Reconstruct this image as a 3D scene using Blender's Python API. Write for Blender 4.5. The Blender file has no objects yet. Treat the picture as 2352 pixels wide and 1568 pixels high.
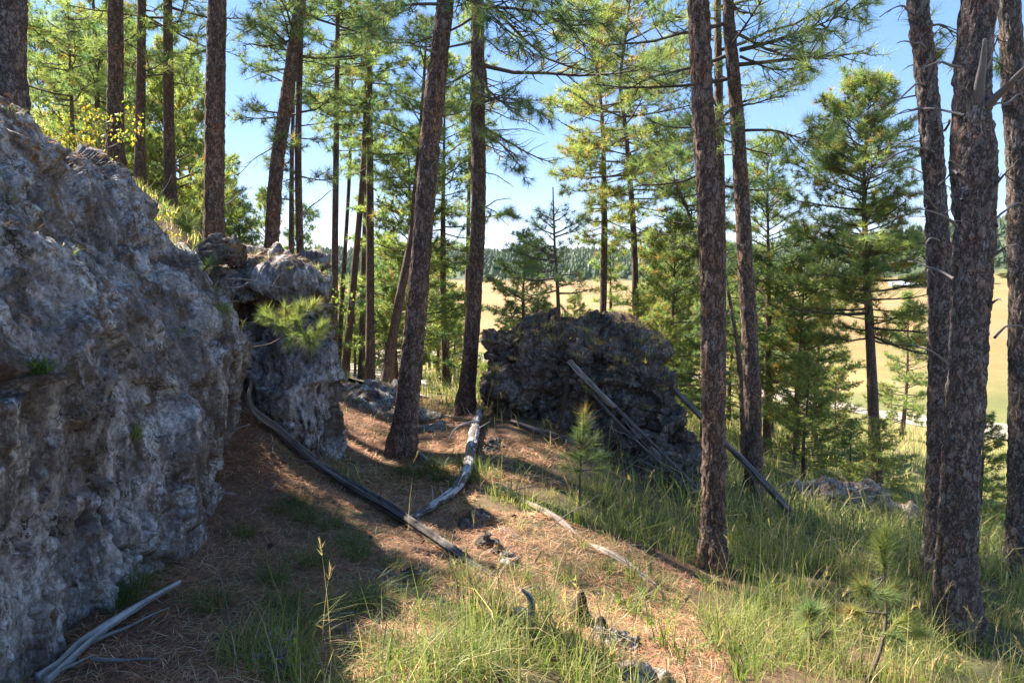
import bpy, math
import numpy as np
from math import radians, sin, cos, pi, tan
from mathutils import Vector
from mathutils.bvhtree import BVHTree

# ------------------------------------------------------------------ camera, sky, sun, exposure
sc = bpy.context.scene
C = sc.collection
F_PX = 1568.0                      # focal length in units of a 2352 px wide picture
PITCH = radians(5.8)
cam_d = bpy.data.cameras.new('camera'); cam = bpy.data.objects.new('camera', cam_d); C.objects.link(cam)
cam_d.sensor_width = 36; cam_d.lens = 36 * F_PX / 2352
cam_d.clip_start = 0.05; cam_d.clip_end = 9000
cam.location = (0, 0, 0); cam.rotation_euler = (pi / 2 - PITCH, 0, 0)
sc.camera = cam
SUN_AZ = radians(-55)              # from the view direction (+y) towards the left (-x)
SUN_EL = radians(44)
SUN_E = 5.0
SKY_S = 0.104
EXPO = 2.1
world = bpy.data.worlds.new('World'); sc.world = world; world.use_nodes = True
wn = world.node_tree; bg = wn.nodes['Background']
sky = wn.nodes.new('ShaderNodeTexSky'); sky.sky_type = 'NISHITA'; sky.sun_disc = False
sky.sun_elevation = SUN_EL; sky.sun_rotation = SUN_AZ; sky.altitude = 1500; sky.air_density = 1.0; sky.dust_density = 0.1; sky.ozone_density = 3.5
# the clear sky as the photograph tones it: the same curve over the whole dome
v0_ = wn.nodes.new('ShaderNodeVectorMath'); v0_.operation = 'SCALE'; v0_.inputs['Scale'].default_value = .5
gm_ = wn.nodes.new('ShaderNodeGamma'); gm_.inputs['Gamma'].default_value = .48
hs_ = wn.nodes.new('ShaderNodeHueSaturation'); hs_.inputs['Saturation'].default_value = 1.62; hs_.inputs['Value'].default_value = 1.0
vm_ = wn.nodes.new('ShaderNodeVectorMath'); vm_.operation = 'MULTIPLY'; vm_.inputs[1].default_value = (1.84, 1.76, 2.04)
for a_, b_ in ((sky.outputs[0], v0_.inputs[0]), (v0_.outputs[0], gm_.inputs[0]), (gm_.outputs[0], hs_.inputs['Color']), (hs_.outputs[0], vm_.inputs[0]), (vm_.outputs[0], bg.inputs[0])): wn.links.new(a_, b_)
bg.inputs[1].default_value = SKY_S
sun_d = bpy.data.lights.new('sun', 'SUN'); sun = bpy.data.objects.new('sun', sun_d); C.objects.link(sun)
sun_d.energy = SUN_E; sun_d.angle = radians(0.53); sun_d.color = (1.0, 0.93, 0.82)
sdir = Vector((sin(SUN_AZ) * cos(SUN_EL), cos(SUN_AZ) * cos(SUN_EL), sin(SUN_EL)))
sun.rotation_euler = sdir.to_track_quat('Z', 'Y').to_euler()
sc.view_settings.view_transform = 'Standard'; sc.view_settings.look = 'None'
sc.view_settings.exposure = EXPO; sc.view_settings.gamma = 1.0
sc.cycles.max_bounces = 6; sc.cycles.diffuse_bounces = 4; sc.cycles.transmission_bounces = 3

# ------------------------------------------------------------------ helpers
RS = np.random.RandomState
CP_, SP_ = cos(PITCH), sin(PITCH)


def ray(px, py):
    u = (px - 1176) / F_PX; v = (784 - py) / F_PX
    return np.array([u, CP_ + v * SP_, -SP_ + v * CP_])


def P(px, py, Y):
    d = ray(px, py)
    return d * (Y / d[1])


def _h(ix, iy, iz, s):
    n = (ix.astype(np.int64) * 374761393 + iy.astype(np.int64) * 668265263 + iz.astype(np.int64) * 2147483647 + s * 1274126177) & 0xffffffff
    n = ((n ^ (n >> 13)) * 1274126177) & 0xffffffff
    n = ((n ^ (n >> 16)) * 2246822519) & 0xffffffff
    return ((n ^ (n >> 15)) & 0xffffff) / float(0xffffff)


def vnoise(p, s=0):
    i = np.floor(p).astype(np.int64); f = p - i; f = f * f * f * (f * (f * 6 - 15) + 10)
    x, y, z = i[:, 0], i[:, 1], i[:, 2]; fx, fy, fz = f[:, 0], f[:, 1], f[:, 2]
    def L(a, b, t): return a + (b - a) * t
    a = L(L(_h(x, y, z, s), _h(x + 1, y, z, s), fx), L(_h(x, y + 1, z, s), _h(x + 1, y + 1, z, s), fx), fy)
    b = L(L(_h(x, y, z + 1, s), _h(x + 1, y, z + 1, s), fx), L(_h(x, y + 1, z + 1, s), _h(x + 1, y + 1, z + 1, s), fx), fy)
    return L(a, b, fz) * 2 - 1


def fbm(p, octv=4, s=0, gain=.5, lac=2.03):
    p = np.asarray(p, float); t = 0; a = 1
    for k in range(octv):
        t = t + a * vnoise(p + 17.3 * k, s + k); p = p * lac; a *= gain
    return t


def worley(p, s=0):
    i = np.floor(p).astype(np.int64); n = len(p)
    f1 = np.full(n, 9.); f2 = np.full(n, 9.); cid = np.zeros(n)
    for dx in (-1, 0, 1):
        for dy in (-1, 0, 1):
            for dz in (-1, 0, 1):
                cx, cy, cz = i[:, 0] + dx, i[:, 1] + dy, i[:, 2] + dz
                h1 = _h(cx, cy, cz, s)
                q = np.stack([cx + h1, cy + _h(cx, cy, cz, s + 1), cz + _h(cx, cy, cz, s + 2)], 1)
                d = np.sqrt(((q - p) ** 2).sum(1))
                m = d < f1
                f2 = np.where(m, f1, np.minimum(f2, d)); cid = np.where(m, h1, cid); f1 = np.where(m, d, f1)
    return f1, f2, cid


def facets(p, s, tilt=.5, flat=1.0):
    """broken planes: each cell of a jittered lattice is one tilted face; returns height, edge distance"""
    i = np.floor(p).astype(np.int64); n = len(p); f1 = np.full(n, 9.); f2 = np.full(n, 9.); h = np.zeros(n)
    for dx in (-1, 0, 1):
        for dy in (-1, 0, 1):
            for dz in (-1, 0, 1):
                cx, cy, cz = i[:, 0] + dx, i[:, 1] + dy, i[:, 2] + dz
                a = _h(cx, cy, cz, s); b = _h(cx, cy, cz, s + 1); c = _h(cx, cy, cz, s + 2)
                v = p - np.stack([cx + a, cy + b, cz + c], 1); d = np.sqrt((v ** 2).sum(1))
                g = np.stack([_h(cx, cy, cz, s + 3), _h(cx, cy, cz, s + 4), _h(cx, cy, cz, s + 5)], 1) - .5
                hh = (a - .5) * flat + (v * g).sum(1) * 2 * tilt; m = d < f1
                f2 = np.where(m, f1, np.minimum(f2, d)); h = np.where(m, hh, h); f1 = np.where(m, d, f1)
    return h, f2 - f1


def sstep(a, b, x):
    t = np.clip((x - a) / (b - a), 0, 1)
    return t * t * (3 - 2 * t)


def mk(name, V, Fs, mat, parent=None, col=None, smooth=False, loc=None, kind=None):
    me = bpy.data.meshes.new(name)
    V = np.asarray(V, np.float32)
    Fs = [np.asarray(f, np.int32) for f in (Fs if isinstance(Fs, list) else [Fs]) if len(f)]
    me.vertices.add(len(V)); me.vertices.foreach_set('co', V.ravel())
    nl = sum(f.size for f in Fs); npol = sum(len(f) for f in Fs)
    me.loops.add(nl); me.polygons.add(npol)
    me.loops.foreach_set('vertex_index', np.concatenate([f.ravel() for f in Fs]))
    ls = []; o = 0
    for f in Fs:
        ls.append(o + np.arange(len(f)) * f.shape[1]); o += f.size
    me.polygons.foreach_set('loop_start', np.concatenate(ls).astype(np.int32))
    me.polygons.foreach_set('use_smooth', np.full(npol, bool(smooth)))
    if col is not None:
        a = me.color_attributes.new('Col', 'FLOAT_COLOR', 'POINT')
        c4 = np.ones((len(V), 4), np.float32); c4[:, :3] = col
        a.data.foreach_set('color', c4.ravel())
    me.update(calc_edges=True)
    if mat: me.materials.append(mat)
    return link(name, me, parent, loc, kind)


def link(name, data, parent=None, loc=None, kind=None):
    o = bpy.data.objects.new(name, data); C.objects.link(o)
    if parent is not None: o.parent = parent
    if loc is not None: o.location = loc
    if kind: o['kind'] = kind
    return o


def tag(o, label, cat=None, group=None, kind=None):
    if label: o['label'] = label
    if cat: o['category'] = cat
    if group: o['group'] = group
    if kind: o['kind'] = kind
    return o


def empty(name, loc):
    o = bpy.data.objects.new(name, None); C.objects.link(o); o.location = loc; o.empty_display_size = .2
    return o


def frames(T):
    ref = np.where(np.abs(T[..., 2:3]) < .9, np.array([0, 0, 1.]), np.array([1., 0, 0]))
    A = np.cross(T, ref); A /= np.linalg.norm(A, axis=-1, keepdims=True) + 1e-12
    return A, np.cross(T, A)


def tubes(paths, rad, s=4):
    paths = np.asarray(paths, float); rad = np.asarray(rad, float)
    n, k, _ = paths.shape
    T = np.gradient(paths, axis=1); T /= np.linalg.norm(T, axis=2, keepdims=True) + 1e-9
    m = T.mean(1); m /= np.linalg.norm(m, axis=1, keepdims=True) + 1e-9
    A, _b = frames(m); A = A[:, None, :] - T * (A[:, None, :] * T).sum(2, keepdims=True)
    A /= np.linalg.norm(A, axis=2, keepdims=True) + 1e-9; B = np.cross(T, A)
    a = np.arange(s) * 2 * pi / s
    V = paths[:, :, None, :] + rad[:, :, None, None] * (A[:, :, None, :] * np.cos(a)[:, None] + B[:, :, None, :] * np.sin(a)[:, None])
    j = np.arange(k - 1)[:, None] * s; c = np.arange(s)[None]; c2 = (c + 1) % s
    f = np.stack([j + c, j + c2, j + s + c2, j + s + c], -1).reshape(-1, 4)
    Fq = (f[None] + (np.arange(n) * k * s)[:, None, None]).reshape(-1, 4)
    return V.reshape(-1, 3), Fq


def crom(pts, n):
    """Catmull-Rom resample of an open polyline"""
    p = np.asarray(pts, float); p = np.vstack([2 * p[0] - p[1], p, 2 * p[-1] - p[-2]]); m = len(p) - 3
    t = np.linspace(0, m, n); i = np.minimum(t.astype(int), m - 1); f = (t - i)[:, None]
    a, b, c, d = p[i], p[i + 1], p[i + 2], p[i + 3]
    return .5 * (2 * b + (c - a) * f + (2 * a - 5 * b + 4 * c - d) * f ** 2 + (3 * b - a - 3 * c + d) * f ** 3)


# ------------------------------------------------------------------ materials
class NT:
    def __init__(s, name):
        s.m = bpy.data.materials.new(name); s.m.use_nodes = True; s.t = s.m.node_tree; s.b = s.t.nodes['Principled BSDF']
        s.out = s.t.nodes['Material Output']; s.b.inputs['Specular IOR Level'].default_value = .25
    def n(s, ty, **k):
        x = s.t.nodes.new(ty)
        for a, v in k.items():
            if a.startswith('i_'): x.inputs[int(a[2:]) if a[2:].isdigit() else a[2:]].default_value = v
            else: setattr(x, a, v)
        return x
    def l(s, a, b): s.t.links.new(a, b); return b
    def co(s, sc_=(1, 1, 1)):
        if not hasattr(s, 'tc'): s.tc = s.n('ShaderNodeTexCoord')
        mp = s.n('ShaderNodeMapping'); mp.inputs['Scale'].default_value = sc_
        s.l(s.tc.outputs['Object'], mp.inputs[0]); return mp.outputs[0]
    def noise(s, scale, vec=None, det=6, rough=.6, dist=0):
        x = s.n('ShaderNodeTexNoise'); x.inputs['Scale'].default_value = scale; x.inputs['Detail'].default_value = det
        x.inputs['Roughness'].default_value = rough; x.inputs['Distortion'].default_value = dist
        s.l(vec or s.co(), x.inputs['Vector']); return x.outputs['Fac']
    def ramp(s, fac, stops):
        x = s.n('ShaderNodeValToRGB'); e = x.color_ramp.elements
        while len(e) < len(stops): e.new(.5)
        for q, (p, c) in zip(e, stops):
            q.position = p; q.color = (*c, 1) if len(c) == 3 else c
        s.l(fac, x.inputs[0]); return x.outputs[0]
    def mix(s, fac, a, b, mode='MIX'):
        x = s.n('ShaderNodeMix', data_type='RGBA', blend_type=mode)
        for i, v in ((0, fac), (6, a), (7, b)):
            if hasattr(v, 'links') or hasattr(v, 'is_linked'): s.l(v, x.inputs[i])
            elif i == 0: x.inputs[0].default_value = v
            else: x.inputs[i].default_value = (*v, 1)
        return x.outputs[2]
    def bump(s, h, st=.5, d=.02, prev=None):
        x = s.n('ShaderNodeBump'); x.inputs['Strength'].default_value = st; x.inputs['Distance'].default_value = d
        s.l(h, x.inputs['Height'])
        if prev is not None: s.l(prev, x.inputs['Normal'])
        return x.outputs[0]
    def fin(s, col, nrm=None, rough=.9):
        s.l(col, s.b.inputs['Base Color']); s.b.inputs['Roughness'].default_value = rough
        if nrm is not None: s.l(nrm, s.b.inputs['Normal'])
        return s.m


g3 = lambda v: (v, v, v)


def m_rock(name, dark, mid, pale, amt_pale=.5, lichen=.5, scale=1.0, needle=0):
    t = NT(name)
    big = t.noise(1.5 * scale, det=6, rough=.65, dist=.5)
    med = t.noise(7 * scale, t.co((1, 1, .6)), det=9, rough=.75, dist=.35)
    fine = t.noise(30 * scale, det=8, rough=.8)
    brown = (dark[0] * 1.35, dark[1] * 1.12, dark[2] * .95)
    c = t.ramp(big, [(.36, dark), (.42, brown), (.50, mid), (.57, dark), (.66, mid)])
    pm = t.ramp(med, [(.50 - .10 * amt_pale, g3(0)), (.60, g3(1))])
    pf = t.ramp(fine, [(.42, g3(.0)), (.56, g3(1))])
    c = t.mix(t.mix(1.0, pm, pf, 'MULTIPLY'), c, pale)
    hi = t.noise(2.6 * scale, t.co((1, 1, .7)), det=9, rough=.8); c = t.mix(t.mix(1.0, t.ramp(hi, [(.57, g3(0)), (.68, g3(.8))]), pf, 'MULTIPLY'), c, tuple(min(1, x * 1.5) for x in pale))
    streak = t.noise(3.0 * scale, t.co((1, 1, .22)), det=7, rough=.7)
    sf = t.ramp(streak, [(.46, g3(.95)), (.52, g3(0))])
    c = t.mix(sf, c, t.mix(.7, c, dark))
    cv = t.n('ShaderNodeVectorMath', operation='MULTIPLY_ADD'); cn = t.n('ShaderNodeTexNoise'); cn.inputs['Scale'].default_value = 2.5 * scale; cn.inputs['Detail'].default_value = 8; cn.inputs['Roughness'].default_value = .65; t.l(t.co(), cn.inputs['Vector'])
    t.l(cn.outputs['Color'], cv.inputs[0]); cv.inputs[1].default_value = (1.6,) * 3; t.l(t.co((2.0 * scale, 2.0 * scale, 1.3 * scale)), cv.inputs[2])
    ck = t.n('ShaderNodeTexVoronoi', feature='DISTANCE_TO_EDGE'); ck.inputs['Scale'].default_value = 1.0; t.l(cv.outputs[0], ck.inputs['Vector'])
    cm = t.mix(1.0, t.ramp(ck.outputs['Distance'], [(.004, g3(1)), (.018, g3(0))]), t.ramp(big, [(.44, g3(0)), (.54, g3(1))]), 'MULTIPLY')
    c = t.mix(cm, c, (.025, .02, .017))
    fl = t.ramp(t.noise(55 * scale, det=6, rough=.8), [(.32, g3(.3)), (.52, g3(1.1))]); c = t.mix(.85, c, fl, 'MULTIPLY')
    a = t.n('ShaderNodeAttribute', attribute_name='Col')
    sep = t.n('ShaderNodeSeparateColor'); t.l(a.outputs['Color'], sep.inputs[0])
    if lichen:
        li = t.noise(8, det=8, rough=.8); lm = t.ramp(li, [(.52, g3(0)), (.57, g3(1))])
        m = t.mix(1.0, lm, sep.outputs[1], 'MULTIPLY')
        c = t.mix(m, c, t.ramp(fine, [(.4, (.14, .07, .03)), (.62, (.36, .19, .07))]))
    c = t.mix(sep.outputs[0], c, (.034, .026, .020))      # soil in pits and joints
    nb = t.bump(fine, .7, .012, t.bump(med, .7, .05))
    vo = t.n('ShaderNodeTexVoronoi'); vo.inputs['Scale'].default_value = 30 * scale; t.l(t.co((1, 1, .7)), vo.inputs['Vector'])
    nb = t.bump(t.ramp(vo.outputs['Distance'], [(.05, g3(0)), (.35, g3(1))]), .35, .010, nb)
    return t.fin(c, nb, .92)


def m_bark(name, base, dark, warm, sx=13, sz=4.2, grey=(.20, .185, .18)):
    t = NT(name)
    n1 = t.noise(9, t.co((1, 1, .4)), det=5, rough=.7)
    nc = t.n('ShaderNodeTexNoise'); nc.inputs['Scale'].default_value = 16; nc.inputs['Detail'].default_value = 5; nc.inputs['Roughness'].default_value = .65; t.l(t.co((1, 1, .6)), nc.inputs['Vector'])
    def cells(fx, fz, warp_):
        dv = t.n('ShaderNodeVectorMath', operation='MULTIPLY_ADD'); t.l(nc.outputs['Color'], dv.inputs[0]); dv.inputs[1].default_value = (warp_,) * 3; t.l(t.co((fx, fx, fz)), dv.inputs[2])
        v = t.n('ShaderNodeTexVoronoi', feature='DISTANCE_TO_EDGE'); t.l(dv.outputs[0], v.inputs['Vector']); v.inputs['Scale'].default_value = 1
        v2 = t.n('ShaderNodeTexVoronoi'); t.l(dv.outputs[0], v2.inputs['Vector']); v2.inputs['Scale'].default_value = 1
        sep = t.n('ShaderNodeSeparateColor'); t.l(v2.outputs['Color'], sep.inputs[0])
        return v.outputs['Distance'], sep.outputs[0]
    d1, c1 = cells(sx, sz, 3.4); d2, c2 = cells(sx * 2.6, sz * 3.2, 5.0)
    p1 = t.ramp(c1, [(.15, base), (.5, tuple(x * .8 for x in grey)), (.95, tuple(x * .85 for x in base))])
    p2 = t.ramp(c2, [(.1, tuple(x * .55 for x in base)), (.5, base), (.78, grey), (.95, warm)])
    c = t.mix(.62, p1, p2)
    c = t.mix(.7, c, t.ramp(n1, [(.32, g3(.55)), (.68, g3(1.3))]), 'MULTIPLY')
    c = t.mix(.75, c, t.ramp(t.noise(2.2, t.co((1, 1, .6)), det=6, rough=.7), [(.36, (.62, .64, .68)), (.5, (1, 1, 1)), (.66, (1.45, 1.15, .95))]), 'MULTIPLY')
    c = t.mix(t.ramp(d2, [(.01, g3(.45)), (.12, g3(0))]), c, dark)
    c = t.mix(t.ramp(d1, [(.02, g3(.9)), (.20, g3(0))]), c, dark)
    f = t.noise(70, t.co((1, 1, .3)), det=5, rough=.75)
    c = t.mix(.7, c, t.ramp(f, [(.3, g3(.5)), (.65, g3(1.2))]), 'MULTIPLY')
    nb = t.bump(f, .4, .006, t.bump(d2, .6, .010, t.bump(d1, .6, .02)))
    return t.fin(c, nb, .95)


def m_leaf(name, gain=1.0, transl=.45, rough=.55, spec=.3, tcol=(1.3, 1.5, .85)):
    t = NT(name); a = t.n('ShaderNodeAttribute', attribute_name='Col')
    c = t.mix(1.0, a.outputs['Color'], g3(gain), 'MULTIPLY')
    t.l(c, t.b.inputs['Base Color']); t.b.inputs['Roughness'].default_value = rough; t.b.inputs['Specular IOR Level'].default_value = spec
    tr = t.n('ShaderNodeBsdfTranslucent'); t.l(t.mix(1.0, c, tcol, 'MULTIPLY'), tr.inputs[0])
    mx = t.n('ShaderNodeMixShader'); mx.inputs[0].default_value = transl
    t.l(t.b.outputs[0], mx.inputs[1]); t.l(tr.outputs[0], mx.inputs[2]); t.l(mx.outputs[0], t.out.inputs[0])
    return t.m


def m_wood(name, a, b, crack=(.03, .025, .02), sc_=1.0, blotch=None):
    t = NT(name)
    f = t.noise(20 * sc_, t.co((1, 1, 1)), det=7, rough=.7); bgn = t.noise(4 * sc_, det=4)
    at = t.n('ShaderNodeAttribute', attribute_name='Col'); sep = t.n('ShaderNodeSeparateColor'); t.l(at.outputs['Color'], sep.inputs[0])
    c = t.mix(t.mix(.75, t.ramp(f, [(.3, g3(0)), (.7, g3(1))]), sep.outputs[1]), a, b)
    c = t.mix(t.ramp(bgn, [(.45, g3(0)), (.6, g3(.7))]), c, t.mix(.5, c, a))
    if blotch: c = t.mix(sep.outputs[2], c, blotch)
    c = t.mix(.5, c, t.ramp(t.noise(70, det=5, rough=.8), [(.3, g3(.55)), (.65, g3(1.2))]), 'MULTIPLY')
    c = t.mix(sep.outputs[0], c, crack)
    return t.fin(c, t.bump(f, .5, .008), .85)


MAT = {}
MAT['rock_grey'] = m_rock('weathered_limestone', (.085, .066, .054), (.32, .292, .268), (.68, .665, .65), .75, 1)
MAT['rock_dark'] = m_rock('dark_limestone', (.058, .048, .041), (.150, .130, .112), (.36, .33, .30), .4, .8, 1.2)
MAT['rock_pale'] = m_rock('pale_limestone', (.20, .155, .13), (.46, .38, .34), (.62, .55, .50), .7, .3, 1.6)
MAT['bark'] = m_bark('ponderosa_bark', (.33, .205, .14), (.032, .022, .018), (.40, .19, .10), grey=(.31, .275, .245))
MAT['bark_grey'] = m_bark('grey_scaly_bark', (.30, .22, .175), (.036, .029, .026), (.36, .18, .12), 16, 6, (.38, .35, .33))
MAT['bark_far'] = m_bark('slim_pine_bark', (.31, .19, .135), (.05, .037, .032), (.30, .16, .10), 15, 5, (.25, .215, .20))
MAT['twig'] = m_wood('twig_bark', (.10, .078, .062), (.17, .14, .12))
MAT['dead'] = m_wood('dead_grey_branch', (.17, .15, .14), (.30, .28, .27))
MAT['needle'] = m_leaf('pine_needles', 1.5, .5)
MAT['needle_near'] = m_leaf('young_pine_needles', 1.3, .4)
MAT['grass'] = m_leaf('grass_blades', 1.0, .45)
MAT['litter'] = m_leaf('fallen_needles', 1.0, .1, .7)
MAT['leaf'] = m_leaf('shrub_leaves', 1.0, .5)
MAT['log_dark'] = m_wood('weathered_dark_log', (.075, .06, .052), (.25, .215, .195))
MAT['log_pale'] = m_wood('silvered_log', (.17, .155, .145), (.50, .47, .45))
MAT['log_blotch'] = m_wood('peeling_pale_log', (.36, .34, .33), (.60, .58, .56), blotch=(.12, .10, .09))
MAT['log_tan'] = m_wood('tan_log', (.19, .14, .11), (.46, .38, .32))
MAT['rot'] = m_wood('rotten_wood', (.035, .024, .018), (.09, .06, .045))


def m_plain(name, c, r=.7):
    t = NT(name); t.b.inputs['Base Color'].default_value = (*c, 1); t.b.inputs['Roughness'].default_value = r
    return t.m


# ------------------------------------------------------------------ terrain heights
LOW = [(600, 1568, 2.65), (1176, 1568, 3.05), (1800, 1568, 3.55), (2352, 1568, 4.0), (130, 1560, 2.68), (400, 1300, 3.7), (480, 1120, 5.4),
       (600, 1100, 5.9), (745, 1045, 7.4), (920, 1050, 8.5), (1070, 950, 11), (1165, 940, 10), (1400, 1040, 9.2), (1600, 1130, 8.5), (1640, 1305, 6.0),
       (2190, 1455, 4.7), (2155, 1330, 5.7), (2345, 1345, 6.2), (1740, 1155, 9.3), (2012, 1152, 15.7), (2000, 1180, 12), (850, 905, 18), (790, 882, 19),
       (885, 893, 16), (1025, 892, 20), (765, 870, 18), (1000, 850, 34), (900, 840, 54), (1040, 815, 99), (1500, 960, 20), (1700, 1010, 20), (1600, 880, 45), (1600, 830, 99),
       (2080, 1050, 25), (2080, 1000, 38), (2050, 962, 56), (2250, 985, 52), (2200, 850, 84), (2300, 1180, 15), (2300, 1080, 25), (1900, 930, 62), (1780, 905, 80),
       (540, 905, 7.0), (600, 960, 6.7), (1000, 1300, 4.6), (800, 1200, 5.2), (1400, 1300, 5.3)]
LOWP = [P(*a) for a in LOW] + [np.array(a) for a in [(0, 0, -1.6), (2.5, 0, -1.95), (-1.5, 0, -1.45), (0, -3, -1.5), (6, -2, -2.6), (-6, -4, -.9), (0, -30, -1.), (30, -10, -8),
       (12, 4, -5.0), (25, 12, -9), (60, 30, -12), (110, 50, -12), (-20, 32, -5), (-45, 70, -10), (-60, 110, -12), (0, 130, -12), (60, 115, -12), (60, -40, -12), (-30, -30, 2), (0, -110, 2)]]
UPP = [P(20, 262, 7), P(262, 394, 12), P(488, 548, 9.4), P(610, 572, 12), P(690, 595, 12.8), P(322, 436, 14), P(395, 488, 14)] + [np.array(a) for a in
       [(-3.6, 5.5, .05), (-3.9, 4, .5), (-3.5, 7.5, -.1), (-4.6, 7, .6), (-5.5, 9.3, 1.05), (-3.9, 11, .25), (-4, 2, .95), (-4, -2, .9), (-8, -2, 2), (-8.5, 5, 2.1), (-15, 15, 2.6), (-12, 26, 1.3), (-26, 40, -2), (-60, 80, -9), (-30, 0, 5), (0, -30, 0), (-20, -30, 4)]]


def warp(p):
    r = np.sqrt((p ** 2).sum(1, keepdims=True)) + 1e-9
    return p / r * np.log1p(r / 2)


class TPS:
    def __init__(s, pts, lam=1e-3):
        pts = np.array(pts); s.c = warp(pts[:, :2]); n = len(pts)
        K = s.k(s.c, s.c) + lam * np.eye(n); Q = np.hstack([np.ones((n, 1)), s.c])
        A = np.block([[K, Q], [Q.T, np.zeros((3, 3))]])
        s.w = np.linalg.solve(A, np.concatenate([pts[:, 2], np.zeros(3)]))
    def k(s, a, b):
        d2 = ((a[:, None] - b[None]) ** 2).sum(2)
        return .5 * d2 * np.log(d2 + 1e-12)
    def __call__(s, xy):
        q = warp(xy); out = np.empty(len(q))
        for i in range(0, len(q), 40000):
            a = q[i:i + 40000]
            out[i:i + 40000] = s.k(a, s.c) @ s.w[:-3] + np.hstack([np.ones((len(a), 1)), a]) @ s.w[-3:]
        return out


tlow, tup = TPS(LOWP), TPS(UPP)
EDGE = np.array([(-2.9, -40), (-2.9, 1), (-3.05, 3.5), (-3.15, 5.3), (-3.35, 7.2), (-3.8, 8.8), (-4.2, 10.5), (-4.75, 12.3), (-5, 15), (-8, 17), (-14, 19.5), (-45, 26)], float)


def upness(x, y):
    best = np.full(len(x), 1e9); sg = np.zeros(len(x)); p = np.stack([x, y], 1)
    for a, b in zip(EDGE[:-1], EDGE[1:]):
        d = b - a; t = np.clip(((p - a) @ d) / (d @ d), 0, 1); q = p - (a + t[:, None] * d)
        ds = np.sqrt((q ** 2).sum(1)); cr = d[0] * q[:, 1] - d[1] * q[:, 0]
        m = ds < best - 1e-9
        best = np.where(m, ds, best); sg = np.where(m, np.sign(cr), sg)
    w = .3 + np.clip((y - 8) * .3, 0, 1.6) + np.clip(-x - 8, 0, 40) * .2
    return sstep(-1, 1, sg * best / w)


def far_h(x, y):
    r = np.hypot(x, y); th = np.arctan2(x, y)
    u = np.tan(np.clip(th, -1.2, 1.2))
    k = np.interp(u, [-1.5, -.3, .0, .27, .42, .55, .72, .9, 2], [.03, .029, .0275, .0285, .040, .050, .070, .078, .06])
    r0 = np.interp(u, [-.2, .25, .45, .6], [860, 840, 640, 560]); r1 = np.interp(u, [-.2, .3, .5, .7], [1750, 1700, 1350, 1200])
    r0 = r0 / np.cos(np.clip(th, -1.1, 1.1)) ** .5
    amp = k * r1 * np.cos(np.clip(th, -1.1, 1.1)) + 12
    s = np.clip((r - r0) / (r1 - r0), 0, 1.6)
    prof = np.where(s < 1, s ** 1.15, 1 - .25 * (s - 1))
    q = np.stack([x / 160, y / 160, 0 * x], 1)
    return -12 + amp * prof + fbm(q, 3, 5) * 9 * np.clip(s * 2, 0, 1) * np.clip(1.2 - s, .35, 1)


def H(x, y):
    x = np.atleast_1d(np.asarray(x, float)); y = np.atleast_1d(np.asarray(y, float))
    xy = np.stack([x, y], 1); r = np.hypot(x, y)
    z = tlow(xy); m = upness(x, y)
    i = m > 0
    if i.any():
        zu = tup(xy[i]); z[i] = z[i] + (np.maximum(zu, z[i] * 0 + zu) - z[i]) * m[i]
    q = np.stack([x, y, 0 * x], 1)
    z = z + (fbm(q * .9, 3, 11) * .045 + fbm(q * 4, 2, 12) * .015) * sstep(.5, 3, r) * (1 + sstep(8, 40, r) * 2.0)
    b = sstep(75, 135, r)
    j = b > 0
    if j.any(): z[j] = z[j] * (1 - b[j]) + far_h(x[j], y[j]) * b[j]
    return z


def h1(x, y): return float(H(x, y)[0])


def G(px, py, lo=1.2, hi=160):
    """the ground point seen at a picture position"""
    d = ray(px, py); t = np.exp(np.linspace(math.log(lo), math.log(hi), 1500)); q = d[None] * (t / d[1])[:, None]
    g = q[:, 2] - H(q[:, 0], q[:, 1]); k = np.where(g < 0)[0]
    i = k[0] if len(k) else len(t) - 1
    return np.array([q[i, 0], q[i, 1], H(q[i:i + 1, 0], q[i:i + 1, 1])[0]])


def ground_color(x, y):
    r = np.hypot(x, y); n = len(x); q = np.stack([x, y, 0 * x], 1)
    n1 = fbm(q * .55, 4, 21) ; n2 = fbm(q * .06, 4, 22); n3 = fbm(q * .012, 4, 23)
    lit = np.array([.18, .105, .066]); grn = np.array([.115, .105, .050]); val = np.array([.17, .165, .062]); tan_ = np.array([.29, .180, .078])
    c = lit + (grn - lit) * sstep(-.25, .35, n1 + .28 * (x - .4))[:, None]
    c = c + (val - c) * (sstep(9, 22, r))[:, None]
    valv = np.array([.15, .155, .052]) + (np.array([.27, .22, .09]) - np.array([.11, .135, .045])) * sstep(-.4, .5, n2)[:, None]
    c = c + (valv - c) * sstep(18, 45, r)[:, None]
    fld = tan_ * (1 + .12 * n3)[:, None]
    gb = sstep(-.1, .5, fbm(np.stack([x * .004, y * .02, 0 * x], 1), 3, 25) + .2 * (1 - sstep(90, 330, r)))
    fld = fld + (np.array([.205, .165, .058]) - fld) * (gb * .75)[:, None]
    c = c + (fld - c) * sstep(70, 120, r)[:, None]
    th = np.arctan2(x, y); u = np.tan(np.clip(th, -1.2, 1.2)); r0 = np.interp(u, [-.2, .25, .45, .6], [860, 840, 640, 560]) / np.cos(np.clip(th, -1.1, 1.1)) ** .5
    w = sstep(0, 60, r - r0 - np.where(u > .4, 90, 0))
    c = c + (np.array([.075, .095, .045]) - c) * w[:, None]
    return c


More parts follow.
